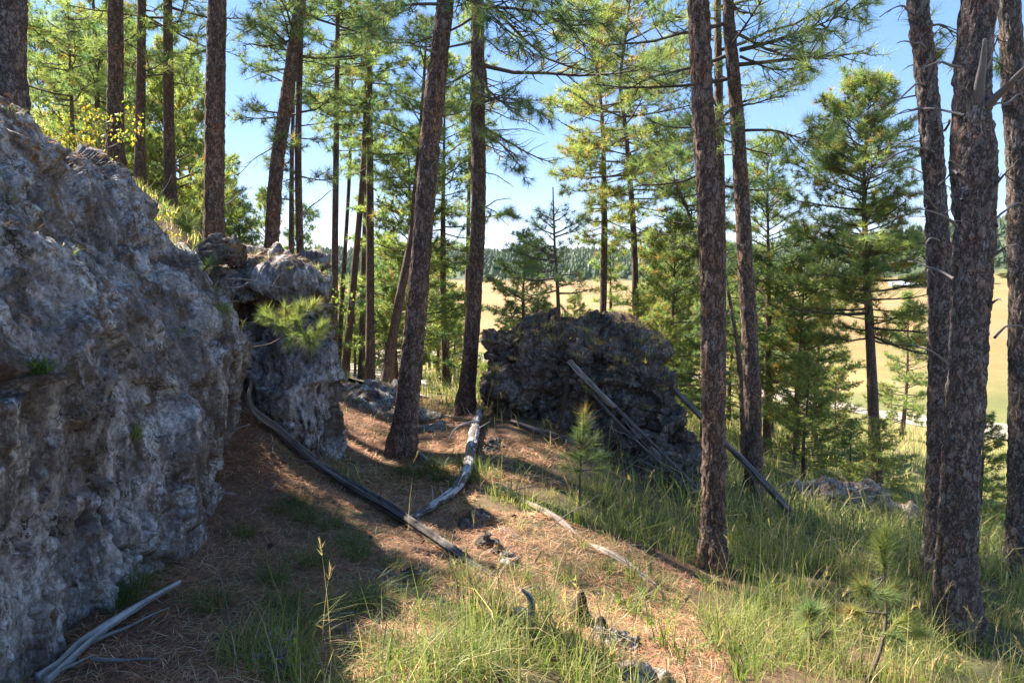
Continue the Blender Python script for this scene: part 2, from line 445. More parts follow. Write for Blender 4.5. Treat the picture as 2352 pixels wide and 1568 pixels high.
def build_ground():
    th = np.concatenate([np.radians(np.arange(-180, -60, 4.)), np.radians(np.arange(-60, 60, .5)), np.radians(np.arange(60, 180, 4.))])
    rr = np.exp(np.linspace(math.log(.35), math.log(4500), 340))
    nt, nr = len(th), len(rr)
    x = (np.sin(th)[None] * rr[:, None]).ravel(); y = (np.cos(th)[None] * rr[:, None]).ravel()
    z = H(x, y); col = ground_color(x, y)
    V = np.stack([x, y, z], 1)
    V = np.vstack([V, [[0, 0, h1(0, .01)]]]); col = np.vstack([col, col[:1]])
    i = np.arange(nr - 1)[:, None] * nt; j = np.arange(nt)[None]; j2 = (j + 1) % nt
    F = np.stack([i + j, i + nt + j, i + nt + j2, i + j2], -1).reshape(-1, 4)
    F = F[:, ::-1]
    T = np.stack([np.full(nt, len(V) - 1), np.arange(nt), (np.arange(nt) + 1) % nt], 1)[:, ::-1]
    t = NT('ground_soil_and_grass'); a = t.n('ShaderNodeAttribute', attribute_name='Col')
    n1 = t.noise(7, det=8, rough=.7); n2 = t.noise(45, det=4, rough=.8); n3 = t.noise(.5, det=8, rough=.7); n4 = t.noise(.05, t.co((1, 4, 1)), det=8, rough=.75)
    c = t.mix(.8, a.outputs['Color'], t.ramp(n1, [(.3, g3(.55)), (.7, g3(1.35))]), 'MULTIPLY')
    c = t.mix(.7, c, t.ramp(n2, [(.3, g3(.55)), (.7, g3(1.4))]), 'MULTIPLY')
    c = t.mix(.5, c, t.ramp(n3, [(.3, g3(.7)), (.7, g3(1.3))]), 'MULTIPLY')
    c = t.mix(.6, c, t.ramp(n4, [(.35, (.8, .82, .72)), (.65, (1.15, 1.1, 1.1))]), 'MULTIPLY')
    m = t.fin(c, t.bump(n2, .7, .03, t.bump(n1, .6, .08)), .95)
    g = mk('ground', V, [F, T], m, col=col, smooth=True, kind='structure')
    g['label'] = 'needle strewn slope falling to a wide tan valley field'


build_ground()

# dirt road in the valley
ROADPX = [(2352 + 400, 1055), (2352, 1003), (2250, 985), (2150, 972), (2060, 960), (1960, 945), (1860, 925), (1760, 900), (1600, 868), (1400, 845), (1200, 826), (1040, 816), (900, 812), (700, 812)]
def build_road():
    pts = np.array([G(*p)[:2] for p in ROADPX]); c = crom(np.hstack([pts, np.zeros((len(pts), 1))]), 160)[:, :2]
    T = np.gradient(c, axis=0); T /= np.linalg.norm(T, axis=1, keepdims=True); N = np.stack([-T[:, 1], T[:, 0]], 1)
    us = np.linspace(-1, 1, 7); rs = RS(4)
    wv = 2.6 + .3 * fbm(np.stack([c[:, 0] * .2, c[:, 1] * .2, c[:, 0] * 0], 1), 2, 3)
    V = []
    for u in us:
        q = c + N * (wv * u)[:, None]; z = H(q[:, 0], q[:, 1]) + .10 * (1 - u * u) + .05
        V.append(np.column_stack([q, z]))
    V = np.stack(V, 1).reshape(-1, 3); k = 7
    i = np.arange(159)[:, None] * k; j = np.arange(k - 1)[None]
    F = np.stack([i + j, i + j + 1, i + k + j + 1, i + k + j], -1).reshape(-1, 4)
    t = NT('dusty_gravel'); n = t.noise(2, det=8); cc = t.ramp(n, [(.3, (.28, .215, .17)), (.7, (.42, .34, .28))])
    o = mk('dirt_road', V, F, t.fin(cc, t.bump(n, .3, .05)), smooth=True, kind='structure')
    o['label'] = 'pale dirt road crossing the valley floor'
build_road()


# ------------------------------------------------------------------ rocks
def loft_rock(name, levels, mat, nu=300, nv=260, disp=None, seed=1, us=None, label=None, cat='rock', colf=None, parent=None):
    """levels: [(z, [(x, y) * K])], closed loops bottom to top; the last loop closes on its centre"""
    K = len(levels[0][1]); L = np.array([[(x, y, z) for x, y in lp] for z, lp in levels], float)
    cen = L[-1].mean(0); cen[2] += .02
    L = np.concatenate([L, (L[-1:] * .5 + cen * .5) + [0, 0, .02], np.repeat(cen[None, None], K, 1)], 0)
    u = np.linspace(0, K, nu, endpoint=False) if us is None else us
    i = np.floor(u).astype(int); f = (u - i)[None, :, None]
    a, b, c, d = (L[:, (i + k) % K] for k in (-1, 0, 1, 2))
    R = .5 * (2 * b + (c - a) * f + (2 * a - 5 * b + 4 * c - d) * f ** 2 + (3 * b - a - 3 * c + d) * f ** 3)
    m = len(L); nu = len(u)
    # resample along the profile by arc length of the mean profile
    seg = np.linalg.norm(np.diff(R, axis=0), axis=2).mean(1); s = np.concatenate([[0], np.cumsum(seg)]); tt = np.linspace(0, s[-1], nv)
    k = np.clip(np.searchsorted(s, tt, 'right') - 1, 0, m - 2); fv = ((tt - s[k]) / (s[k + 1] - s[k]))[:, None, None]
    Rp = np.concatenate([2 * R[:1] - R[1:2], R, R[-1:]], 0)
    a, b, c, d = Rp[k], Rp[k + 1], Rp[k + 2], Rp[k + 3]
    S = b + (c - b) * fv * .45 + .55 * (.5 * (2 * b + (c - a) * fv + (2 * a - 5 * b + 4 * c - d) * fv ** 2 + (3 * b - a - 3 * c + d) * fv ** 3) - b)
    du = np.roll(S, -1, 1) - np.roll(S, 1, 1); dv = np.gradient(S, axis=0); N = np.cross(du, dv)
    N /= np.linalg.norm(N, axis=2, keepdims=True) + 1e-9
    ctr = S.mean((0, 1)); 
    if ((S - ctr) * N).sum() < 0: N = -N
    N[-1] = [0, 0, 1]
    V = S.reshape(-1, 3); Nf = N.reshape(-1, 3)
    D, col = disp(V, Nf, seed)
    D = D.reshape(nv, nu, -1) if D.ndim > 1 else D.reshape(nv, nu)
    fade = np.ones(nv); kf = max(3, nv // 12); fade[-kf:] = np.linspace(1, .25, kf)
    if D.ndim == 2: V = V + (D * fade[:, None]).reshape(-1, 1) * Nf
    else: V = V + (D * fade[:, None, None]).reshape(-1, 3)
    q = np.arange(nv - 1)[:, None] * nu; j = np.arange(nu)[None]; j2 = (j + 1) % nu
    F = np.stack([q + j, q + j2, q + nu + j2, q + nu + j], -1).reshape(-1, 4)
    o = mk(name, V, F, mat, col=col, smooth=True, parent=parent)
    if label: tag(o, label, cat)
    return o


def d_lime(p, n, s, big=.08):
    """pitted, fissured limestone"""
    w = np.stack([fbm(p * 1.3 + 3, 4, s + 50), fbm(p * 1.3 + 9, 4, s + 60), fbm(p * 1.3 + 15, 4, s + 70)], 1)
    d = big * fbm(p * np.array([1, 1, .8]) * .9, 3, s, .5)
    b1, b2, cid = worley((p + w * .35) * np.array([1.2, 1.2, .7]), s + 5)
    e = b2 - b1; gate = sstep(-.1, .5, vnoise(p * .9, s + 4)); d += (cid - .5) * .10 - .085 * np.exp(-(e / .03) ** 2) * gate
    c1, c2, ci2 = worley((p + w * .16) * np.array([3.4, 3.4, 2.0]), s + 9)
    e2 = c2 - c1; g2 = sstep(-.1, .4, vnoise(p * 1.7, s + 3)); d += (ci2 - .5) * .045 - .032 * np.exp(-(e2 / .05) ** 2) * g2
    fa, fe = facets((p + w * .10) * np.array([1.5, 1.5, 1.15]), s + 90, .9, .7); d += .20 * fa
    fb_, fe2 = facets((p + w * .07) * np.array([4.4, 4.4, 3.2]), s + 95, .9, .6); d += .055 * fb_ * sstep(-.5, .2, vnoise(p * 1.2, s + 97))
    fc_, fe3 = facets((p + w * .03) * np.array([13, 13, 10]), s + 98, .9, .6); d += .014 * fc_
    rdg = 1 - np.abs(fbm(p * np.array([4, 4, 2.6]) + w * .8, 5, s + 20, .6)); d += .013 * (rdg - .7)
    d += .009 * fbm(p * 8, 5, s + 30, .62)
    d += .0055 * fbm(p * 30, 4, s + 31, .7)
    mask = sstep(-.3, .3, vnoise(p * 1.6, s + 7))
    h1_, h2_, hid = worley((p + w * .10) * np.array([6.5, 6.5, 5.0]), s + 40); pit = np.exp(-(h1_ / .33) ** 4) * mask * (hid > .55)
    h3_, h4_, hid3 = worley((p + w * .06) * np.array([15, 15, 11]), s + 44); pit3 = np.exp(-(h3_ / .34) ** 4) * (hid3 > .5) * sstep(-.4, .3, vnoise(p * 2.5, s + 8))
    d -= .065 * pit + .026 * pit3
    dirt = np.clip(np.exp(-(e / .03) ** 2) * gate + .6 * np.exp(-(e2 / .035) ** 2) * g2 + .9 * pit + .6 * pit3, 0, 1) * .8
    col = np.stack([dirt, np.clip(sstep(.0, .9, p[:, 2] + .3 * fbm(p, 2, s + 80)) * .9 + .18, 0, 1), 0 * dirt], 1)
    return d, col


def d_strata(p, n, s):
    """bedded blocky limestone: horizontal beds with joints"""
    w = fbm(p * .8, 3, s + 50); w3 = np.stack([fbm(p * 2.2 + 5 * k_, 4, s + 80 + k_, .6) for k_ in range(3)], 1)
    q = p.copy(); q[:, 2] += w * .07 + .05 * p[:, 0]; q += w3 * [.13, .13, .035]; gt = sstep(-.25, .45, vnoise(p * 1.5, s + 61)); gs = sstep(-.1, .5, vnoise(p * 2.6, s + 62))
    bed = q[:, 2] * 2.7; 
    bi = np.floor(bed + .4 * vnoise(np.stack([bed * .3, 0 * bed, 0 * bed], 1), s + 2)); 
    f1, f2, cid = worley(np.stack([q[:, 0] * 1.7 + 3.1 * bi, q[:, 1] * 1.7, q[:, 2] * 2.7], 1), s + 5); e = f2 - f1
    g1, g2, gid = worley(np.stack([q[:, 0] * 4.2, q[:, 1] * 4.2, q[:, 2] * 8], 1) + w[:, None] * .5, s + 9); e2 = g2 - g1
    d = .18 * fbm(p * 1.1, 4, s, .5)
    d += (cid - .5) * .14 * sstep(-.5, .3, vnoise(p * 1.2, s + 60)) - .075 * np.exp(-(e / .035) ** 2) * gt
    d += (gid - .5) * .055 - .014 * np.exp(-(e2 / .06) ** 2) * gs
    fa, fe = facets(q * np.array([1.8, 1.8, 2.4]), s + 90, 1.0, .8); d += .19 * fa
    fb_, fe2 = facets(q * np.array([4.2, 4.2, 6]), s + 95, 1.0, .8); d += .055 * fb_
    fc_, fe3 = facets(q * np.array([11, 11, 17]), s + 98, 1.0, .7); d += .010 * fc_
    ln = fbm(np.stack([p[:, 0] * .9, p[:, 1] * .9, q[:, 2] * 13], 1), 4, s + 20, .65); d += .010 * ln
    d += .06 * (.7 - np.abs(fbm(p * 2.6, 4, s + 70, .6))) + .016 * fbm(p * 8, 4, s + 30, .65) + .006 * fbm(p * 30, 2, s + 33)
    dirt = np.clip(np.exp(-(e / .035) ** 2) * gt + .5 * np.exp(-(e2 / .05) ** 2) * gs + sstep(.3, .9, -ln) * .3, 0, 1) * .85
    top = sstep(.55, .85, n[:, 2] + .2 * w)
    col = np.stack([np.clip(dirt, 0, 1), .25 + .7 * top, 0 * dirt], 1)
    return d, col


def usamp(dens):
    """closed-loop parameter samples: dens[i] samples on control segment i"""
    return np.concatenate([i + np.arange(n) / n for i, n in enumerate(dens)])


R1 = [(-2.5, [(-1.75, .9), (-1.96, 2.7), (-1.98, 3.7), (-2.22, 4.7), (-2.38, 5.35), (-2.9, 6.0), (-4, 6.3), (-4.8, 5), (-4.9, 3.3), (-4.5, 1.8), (-3.6, .7), (-2.4, .3)]),
      (-1.6, [(-1.75, .9), (-1.96, 2.7), (-2.0, 3.7), (-2.2, 4.7), (-2.38, 5.4), (-2.9, 6.1), (-4, 6.3), (-4.8, 5), (-4.9, 3.3), (-4.5, 1.8), (-3.6, .7), (-2.4, .3)]),
      (-1.1, [(-1.75, .9), (-2.0, 2.7), (-2.08, 3.8), (-2.2, 4.8), (-2.40, 5.6), (-2.9, 6.2), (-4, 6.4), (-4.8, 5), (-4.9, 3.3), (-4.5, 1.8), (-3.6, .7), (-2.4, .3)]),
      (-.55, [(-1.75, .9), (-2.0, 2.7), (-2.10, 3.8), (-2.22, 4.9), (-2.38, 5.75), (-2.9, 6.3), (-4, 6.4), (-4.8, 5), (-4.9, 3.3), (-4.5, 1.8), (-3.6, .7), (-2.5, .3)]),
      (-.1, [(-1.85, .9), (-2.12, 2.7), (-2.25, 3.8), (-2.38, 4.9), (-2.52, 5.75), (-3.0, 6.2), (-4, 6.3), (-4.8, 5), (-4.9, 3.3), (-4.5, 1.8), (-3.7, .8), (-2.7, .4)]),
      (.25, [(-2.10, 1.0), (-2.35, 2.7), (-2.46, 3.8), (-2.6, 4.8), (-2.76, 5.5), (-3.1, 5.9), (-4, 6.0), (-4.7, 5), (-4.8, 3.3), (-4.5, 1.9), (-3.8, .9), (-2.9, .6)]),
      (.6, [(-2.40, 1.1), (-2.58, 2.7), (-2.68, 3.7), (-2.80, 4.5), (-2.93, 5.1), (-3.2, 5.5), (-4, 5.6), (-4.6, 4.8), (-4.7, 3.3), (-4.4, 2.0), (-3.8, 1.1), (-3.1, .8)]),
      (.85, [(-2.65, 1.2), (-2.80, 2.6), (-2.88, 3.5), (-2.98, 4.2), (-3.10, 4.6), (-3.35, 4.9), (-3.9, 5.0), (-4.4, 4.5), (-4.5, 3.3), (-4.3, 2.2), (-3.8, 1.4), (-3.2, 1.1)]),
      (.97, [(-3.0, 1.6), (-3.1, 2.6), (-3.15, 3.4), (-3.22, 3.9), (-3.35, 4.2), (-3.5, 4.4), (-3.8, 4.4), (-4.1, 4.1), (-4.2, 3.3), (-4.1, 2.5), (-3.8, 1.9), (-3.4, 1.6)])]
rock1 = loft_rock('limestone_outcrop', R1, MAT['rock_grey'], nv=320, us=usamp([56, 104, 106, 88, 40, 14, 8, 5, 5, 5, 5, 14]), disp=d_lime, seed=3,
                  label='huge grey pitted limestone face filling the left edge, stained dark and orange')
R2 = []  # a bulging cap over a notch
for z, xr, yf, dy in [(-2.6, -1.80, 6.85, 0), (-2.1, -1.84, 6.85, 0), (-1.6, -1.92, 6.88, 0), (-1.15, -1.95, 6.92, 0), (-.80, -1.96, 7.0, 0), (-.62, -2.05, 7.12, 0), (-.50, -2.20, 7.28, 0), (-.40, -2.18, 7.22, 0), (-.32, -2.03, 6.88, 0), (-.15, -1.98, 6.78, 0), (.0, -2.02, 6.80, 0), (.10, -2.14, 6.92, 0), (.17, -2.4, 7.1, 0)]:
    R2.append((z, [(-3.7, yf + .7), (-3.0, yf + .25), (-2.6, yf + .12), (-2.25, yf), (xr, yf + .22), (xr - .02, yf + .7), (-2.3, yf + 1.4), (-2.9, yf + 1.8), (-3.6, yf + 1.8), (-4.1, yf + 1.3)]))
rock2 = loft_rock('limestone_pillar', R2, MAT['rock_grey'], nv=250, us=usamp([24, 56, 56, 56, 46, 20, 8, 6, 6, 6]), disp=lambda p, n, s: d_lime(p, n, s, .10), seed=14,
                  label='shaded limestone pillar with cracked bulging cap, beside the huge outcrop')
R3 = [(-3.4, [(-.15, 9.6), (.7, 9.3), (1.5, 8.8), (2.3, 8.2), (2.95, 8.7), (2.9, 10.2), (2.2, 11.4), (1.0, 11.8), (0, 11.3), (-.3, 10.4)]),
      (-2.5, [(-.1, 9.7), (.75, 9.4), (1.45, 8.95), (2.15, 8.5), (2.55, 8.9), (2.6, 10.2), (2, 11.2), (1, 11.6), (.1, 11.1), (-.15, 10.3)]),
      (-2.05, [(-.05, 9.75), (.72, 9.45), (1.42, 9.05), (2.0, 8.75), (2.33, 9.0), (2.4, 10.1), (2, 11.1), (1, 11.5), (.1, 11.1), (-.1, 10.3)]),
      (-1.8, [(-.28, 9.7), (.65, 9.4), (1.4, 9.05), (1.93, 8.9), (2.2, 9.1), (2.3, 10.1), (2, 11), (1, 11.4), (.05, 11.1), (-.32, 10.3)]),
      (-1.45, [(-.25, 9.7), (.6, 9.35), (1.35, 9.1), (1.86, 9.0), (2.12, 9.2), (2.2, 10.1), (1.9, 11), (1, 11.3), (.05, 11.0), (-.28, 10.3)]),
      (-1.15, [(-.37, 9.75), (.5, 9.42), (1.25, 9.2), (1.78, 9.15), (2.02, 9.35), (2.08, 10.1), (1.8, 10.9), (.95, 11.2), (.05, 10.9), (-.38, 10.3)]),
      (-.97, [(-.32, 9.85), (.45, 9.55), (1.15, 9.35), (1.58, 9.4), (1.78, 9.55), (1.80, 10.1), (1.7, 10.8), (.9, 11.1), (.05, 10.9), (-.33, 10.35)]),
      (-.90, [(-.12, 9.95), (.42, 9.75), (1.0, 9.65), (1.38, 9.7), (1.52, 9.85), (1.5, 10.2), (1.35, 10.7), (.9, 11.0), (.2, 10.8), (-.15, 10.4)]),
      (-.76, [(.15, 10.05), (.5, 9.9), (.95, 9.9), (1.2, 10), (1.3, 10.1), (1.3, 10.3), (1.15, 10.7), (.8, 10.8), (.4, 10.7), (.15, 10.4)]),
      (-.68, [(.3, 10.15), (.55, 10.05), (.9, 10.05), (1.05, 10.1), (1.12, 10.2), (1.1, 10.35), (1.0, 10.55), (.8, 10.6), (.5, 10.55), (.35, 10.4)])]
rock3 = loft_rock('layered_boulder', R3, MAT['rock_dark'], nv=260, us=usamp([74, 74, 66, 46, 24, 10, 8, 8, 14, 36]), disp=d_strata, seed=8,
                  label='big dark layered boulder with dry grass on top, leaned on by dead poles')


def blob_rock(name, loc, size, mat, seed, label, nv=46, nu=64, rotz=0, flat=.6, disp=None, cat='rock'):
    rs = RS(seed); L = []
    for k, (z, s) in enumerate([(-.9, .8), (-.4, 1.0), (0, 1.0), (.38, .84), (.62, .55), (.70, .28)]):
        lp = []
        for i in range(8):
            a = i * pi / 4; rr = s * (1 + rs.uniform(-.2, .2))
            x, y = rr * cos(a) * size[0], rr * sin(a) * size[1]
            lp.append((x * cos(rotz) - y * sin(rotz), x * sin(rotz) + y * cos(rotz)))
        L.append((z * size[2], lp))
    sc0 = (size[0] * size[1] * size[2]) ** (1 / 3)
    def dd(p, n, s):
        d, c = (disp or d_lime)(p * (.9 / sc0) * .8 + s * 7.3, n, s); return d * sc0 * 1.6, c
    o = loft_rock(name, L, mat, nu, nv, dd, seed)
    o.location = loc
    return tag(o, label, cat)


def on(px, py, dz=0):
    q = G(px, py); q[2] += dz; return q


blob_rock('boulder', P(505, 575, 7.0), (.24, .25, .17), MAT['rock_dark'], 5, 'small rounded dark boulder perched between the outcrop and the pillar top')
q = on(825, 925); blob_rock('flat_rock', q + [0, .5, -.05], (.75, .8, .33), MAT['rock_grey'], 21, 'low blue-grey slab behind the pillar, before the leaning trunk', rotz=-.6)
q = on(905, 958); blob_rock('flat_rock', q + [.05, .3, -.04], (.6, .4, .2), MAT['rock_grey'], 22, 'small grey slab half buried left of the thick leaning trunk', rotz=-.4)
q = on(1000, 990); blob_rock('flat_rock', q + [0, .1, -.05], (.5, .3, .16), MAT['rock_grey'], 23, 'low grey slab just right of the thick leaning trunk', rotz=-.3)
q = on(1950, 1175); blob_rock('pale_boulder', q + [0, .5, .02], (.85, .6, .42), MAT['rock_pale'], 24, 'pale pinkish boulder pocked with dark holes in the grass before a pine', rotz=-.25, nv=70, nu=90)
q = on(2070, 1200); blob_rock('pale_boulder', q + [0, .5, .0], (.6, .4, .3), MAT['rock_pale'], 25, 'smaller pale stone slab right of the pocked pinkish boulder', rotz=-.3)
q = on(1895, 1150); blob_rock('boulder', q + [0, .3, .0], (.28, .3, .28), MAT['rock_dark'], 27, 'small dark stone at the left end of the pale boulder')
q = on(1085, 1205); blob_rock('stone', q + [0, 0, 0], (.17, .12, .12), MAT['rock_dark'], 28, 'knobbly dark stone lying against the lower end of the white log', rotz=.3)
q = on(1120, 1255); blob_rock('stone', q + [0, 0, 0], (.12, .1, .09), MAT['rock_dark'], 29, 'dark stone below the white log, above the end of the long fallen pole')
q = on(1165, 1290); blob_rock('stone', q + [0, 0, 0], (.09, .12, .07), MAT['rock_grey'], 30, 'small grey stone near the tip of the long fallen pole')
q = on(945, 1330); blob_rock('stone', q + [0, 0, 0], (.12, .1, .08), MAT['rock_dark'], 31, 'small blackish stone in grass below the long fallen pole', rotz=.8)
q = on(1405, 1475); blob_rock('stone', q + [0, 0, 0], (.16, .12, .07), MAT['rock_grey'], 32, 'grey stone beside the rotten stump near the bottom')
q = on(1480, 1565); blob_rock('stone', q + [0, 0, 0], (.16, .13, .09), MAT['rock_pale'], 33, 'pale rounded stone at the very bottom of the picture')
q = on(1130, 1035); blob_rock('stone', q + [0, 0, 0], (.16, .14, .16), MAT['rock_dark'], 34, 'dark stump-like stone beside the upper end of the white log')


# ------------------------------------------------------------------ needles, twigs, crowns
def tuft_template(n, rs, spread=(12, 105), stem=.35):
    a = rs.rand(n) * 2 * pi; b = np.radians(rs.uniform(spread[0], spread[1], n))
    L = rs.uniform(.75, 1.1, n)
    d = np.stack([np.sin(b) * np.cos(a), np.sin(b) * np.sin(a), np.cos(b)], 1)
    z0 = -stem * rs.rand(n); base = np.stack([0 * a, 0 * a, z0], 1)
    side = np.cross(d, rs.normal(size=(n, 3))); side /= np.linalg.norm(side, axis=1, keepdims=True)
    return base, d * L[:, None], side


def tufts(pos, dirs, sizes, cols, n=20, wid=.006, seed=0, spread=(12, 105), stem=.35, jit=.18, droop=0.0):
    rs = RS(seed); V = []; Cc = []
    pos = np.asarray(pos, float); dirs = np.asarray(dirs, float); sizes = np.asarray(sizes, float); cols = np.asarray(cols, float)
    dirs = dirs / (np.linalg.norm(dirs, axis=1, keepdims=True) + 1e-9); A, B = frames(dirs); m = len(pos)
    ang = rs.rand(m) * 2 * pi; A2 = A * np.cos(ang)[:, None] + B * np.sin(ang)[:, None]; B2 = np.cross(dirs, A2)
    M = np.stack([A2, B2, dirs], 2)               # columns
    NT_ = 6; tp = [tuft_template(n, rs, spread, stem) for _ in range(NT_)]; k = rs.randint(0, NT_, m)
    bs = np.stack([t[0] for t in tp])[k]; dd = np.stack([t[1] for t in tp])[k]; sd = np.stack([t[2] for t in tp])[k]
    R = lambda v: np.einsum('mij,mnj->mni', M, v)
    b = pos[:, None] + R(bs) * sizes[:, None, None]; tip = b + R(dd) * sizes[:, None, None]; s = R(sd) * wid / 2
    if droop: tip[..., 2] -= droop * sizes[:, None]
    V = np.stack([b - s, b + s, tip], 2).reshape(-1, 3)
    F = np.arange(m * n * 3).reshape(-1, 3)
    c = np.repeat(cols, n, 0) * (1 + rs.uniform(-jit, jit, (m * n, 1))); c = np.repeat(c, 3, 0)
    return V, F, np.clip(c, 0, 1)


def green(rs, n, tone=0.0, brown=.05):
    """tone -1 blue-green .. +1 yellow-green"""
    a = np.array([.068, .118, .070]); b = np.array([.225, .232, .078]); t = np.clip(.5 + .5 * tone + rs.normal(0, .28, n), 0, 1)[:, None]
    c = a + (b - a) * t
    m = rs.rand(n) < brown
    c[m] = np.array([.24, .15, .055]) * rs.uniform(.7, 1.2, (m.sum(), 1))
    return c * rs.uniform(.8, 1.2, (n, 1))


def crown(pathfn, H_, h0, R, nb, seed, nper=16, nlen=.17, nwid=.012, tone=0, brown=.05, dens=1.0, elev=(-.22, .9), sweep=None, bare=.0, wood=1.0, low=.45, topw=.07):
    rs = RS(seed); W = []; Wr = []; W2 = []; Wr2 = []; tp = []; td = []; ts = []
    for i in range(nb):
        s = (i + rs.rand()) / nb; h = h0 + (H_ - h0) * s ** .95 * .985
        p0 = pathfn(h); az = i * 2.4 + rs.normal(0, .5)
        prof = (1 - s) ** .58 * (low + (1 - low) * min(1, s * 3)) + topw
        L = R * prof * rs.uniform(.45, 1.32)
        if sweep is not None: L *= 1 + .35 * cos(az - sweep)
        e = elev[0] + (elev[1] - elev[0]) * s ** 1.3 + rs.normal(0, .14)
        t = np.linspace(0, 1, 6); bend = rs.normal(0, .35)
        aa = az + bend * t
        d = np.stack([np.cos(aa) * cos(e), np.sin(aa) * cos(e), np.full(6, sin(e)) + .30 * t - .1 * rs.rand()], 1)
        step = np.vstack([[0, 0, 0], d[1:] * L / 5]); pth = p0 + np.cumsum(step, 0) + rs.normal(0, .02 * L, (6, 3)) * (t[:, None])
        r0 = (.010 * L + .007) * wood; W.append(pth); Wr.append(r0 * (1 - .8 * t) + .002)
        tp.append(pth[-1]); td.append(pth[-1] - pth[-2] + [0, 0, .05]); ts.append(1.1)
        nt = max(3, int((3.5 + L * 6.5) * dens)); dead = rs.rand() < bare * (1 - s)
        for j in range(nt):
            tt = .25 + .75 * (j + rs.rand()) / nt; k = min(4, int(tt * 5)); f = tt * 5 - k; b = pth[k] * (1 - f) + pth[k + 1] * f
            ta = az + bend * tt + (1 if j % 2 else -1) * rs.uniform(.45, 1.25); te = e * .4 + rs.normal(.12, .3)
            Lt = (.34 * L * (1.15 - tt) + .10) * rs.uniform(.7, 1.3)
            dv = np.array([cos(ta) * cos(te), sin(ta) * cos(te), sin(te)])
            q = np.stack([b, b + dv * Lt * .35 + rs.normal(0, .015, 3), b + dv * Lt * .7 + [0, 0, .04 * Lt], b + dv * Lt + [0, 0, .13 * Lt]])
            W2.append(q[[0, 1, 3]]); Wr2.append(np.linspace(.35 * r0 + .0025, .0022, 3))
            if dead and tt < .85: continue
            tp.append(q[-1]); td.append(dv + [0, 0, .35]); ts.append(1)
            if Lt > .22:
                for fr in ((.62,) if Lt < .45 else (.45, .75)):
                    tp.append(q[0] + (q[-1] - q[0]) * fr); v = dv + rs.normal(0, .6, 3); v[2] += .25; td.append(v); ts.append(.85)
    tp.append(pathfn(H_ * .995)); td.append([0, 0, 1]); ts.append(1.2)
    ts = np.array(ts) * nlen * rs.uniform(.8, 1.2, len(ts))
    cols = green(rs, len(tp), tone, brown)
    V, F, c = tufts(tp, td, ts, cols, nper, nwid, seed)
    wv, wf = tubes(np.array(W), np.array(Wr), 4); w2, f2 = tubes(np.array(W2), np.array(Wr2), 3)
    wf = np.vstack([wf, f2 + len(wv)]); wv = np.vstack([wv, w2])
    return wv, wf, V, F, c


def trunk_mesh(path, rad, sides, name, mat, parent, plates=0.0, seed=0, flare=True):
    """path (k,3) local; plated bark relief in the geometry when plates > 0"""
    path = np.asarray(path, float); k = len(path)
    T = np.gradient(path, axis=0); T /= np.linalg.norm(T, axis=1, keepdims=True)
    A = np.array([1., 0, 0])[None] - T * T[:, :1]; A /= np.linalg.norm(A, axis=1, keepdims=True); B = np.cross(T, A)
    a = np.arange(sides) * 2 * pi / sides
    r = rad[:, None] * np.ones(sides)[None]
    if flare:
        hh = path[:, 2] - path[0, 2]
        fl = np.exp(-np.clip(hh - .25, 0, 9) / .22); r = r * (1 + fl[:, None] * (.30 + .18 * np.cos(a * 3 + seed)[None] + .07 * np.cos(a * 5 + seed * 2)[None]))
    dirv = A[:, None] * np.cos(a)[None, :, None] + B[:, None] * np.sin(a)[None, :, None]
    V = path[:, None] + dirv * r[..., None]; q = V.reshape(-1, 3)
    d = .05 * fbm(q * 1.8, 2, seed) * np.repeat(rad, sides)
    if plates > 0:
        w = np.stack([fbm(q * np.array([9, 9, 5]) + 7 * m_, 3, seed + 3 + m_) for m_ in range(3)], 1)
        f1, f2, cid = worley(q * np.array([12, 12, 3.8]) + w * .8, seed + 1); e = np.clip((f2 - f1) / .38, 0, 1)
        g1, g2, gid = worley(q * np.array([38, 38, 19]) + w * 1.2, seed + 2); e2 = np.clip((g2 - g1) / .3, 0, 1)
        d = d + plates * (e ** .7 * (.55 + .6 * cid) - .6) + plates * .42 * (gid - .5) * e2 + plates * .45 * fbm(q * np.array([40, 40, 22]), 3, seed + 6, .65)
    V = q + dirv.reshape(-1, 3) * d[:, None]
    j = np.arange(k - 1)[:, None] * sides; c = np.arange(sides)[None]; c2 = (c + 1) % sides
    F = np.stack([j + c, j + c2, j + sides + c2, j + sides + c], -1).reshape(-1, 4)
    V = np.vstack([V, path[-1:] + T[-1:] * rad[-1]]); n = len(V) - 1; b = (k - 1) * sides
    Tt = np.stack([b + np.arange(sides), b + (np.arange(sides) + 1) % sides, np.full(sides, n)], 1)
    return mk(name, V, [F, Tt], mat, parent, smooth=True)


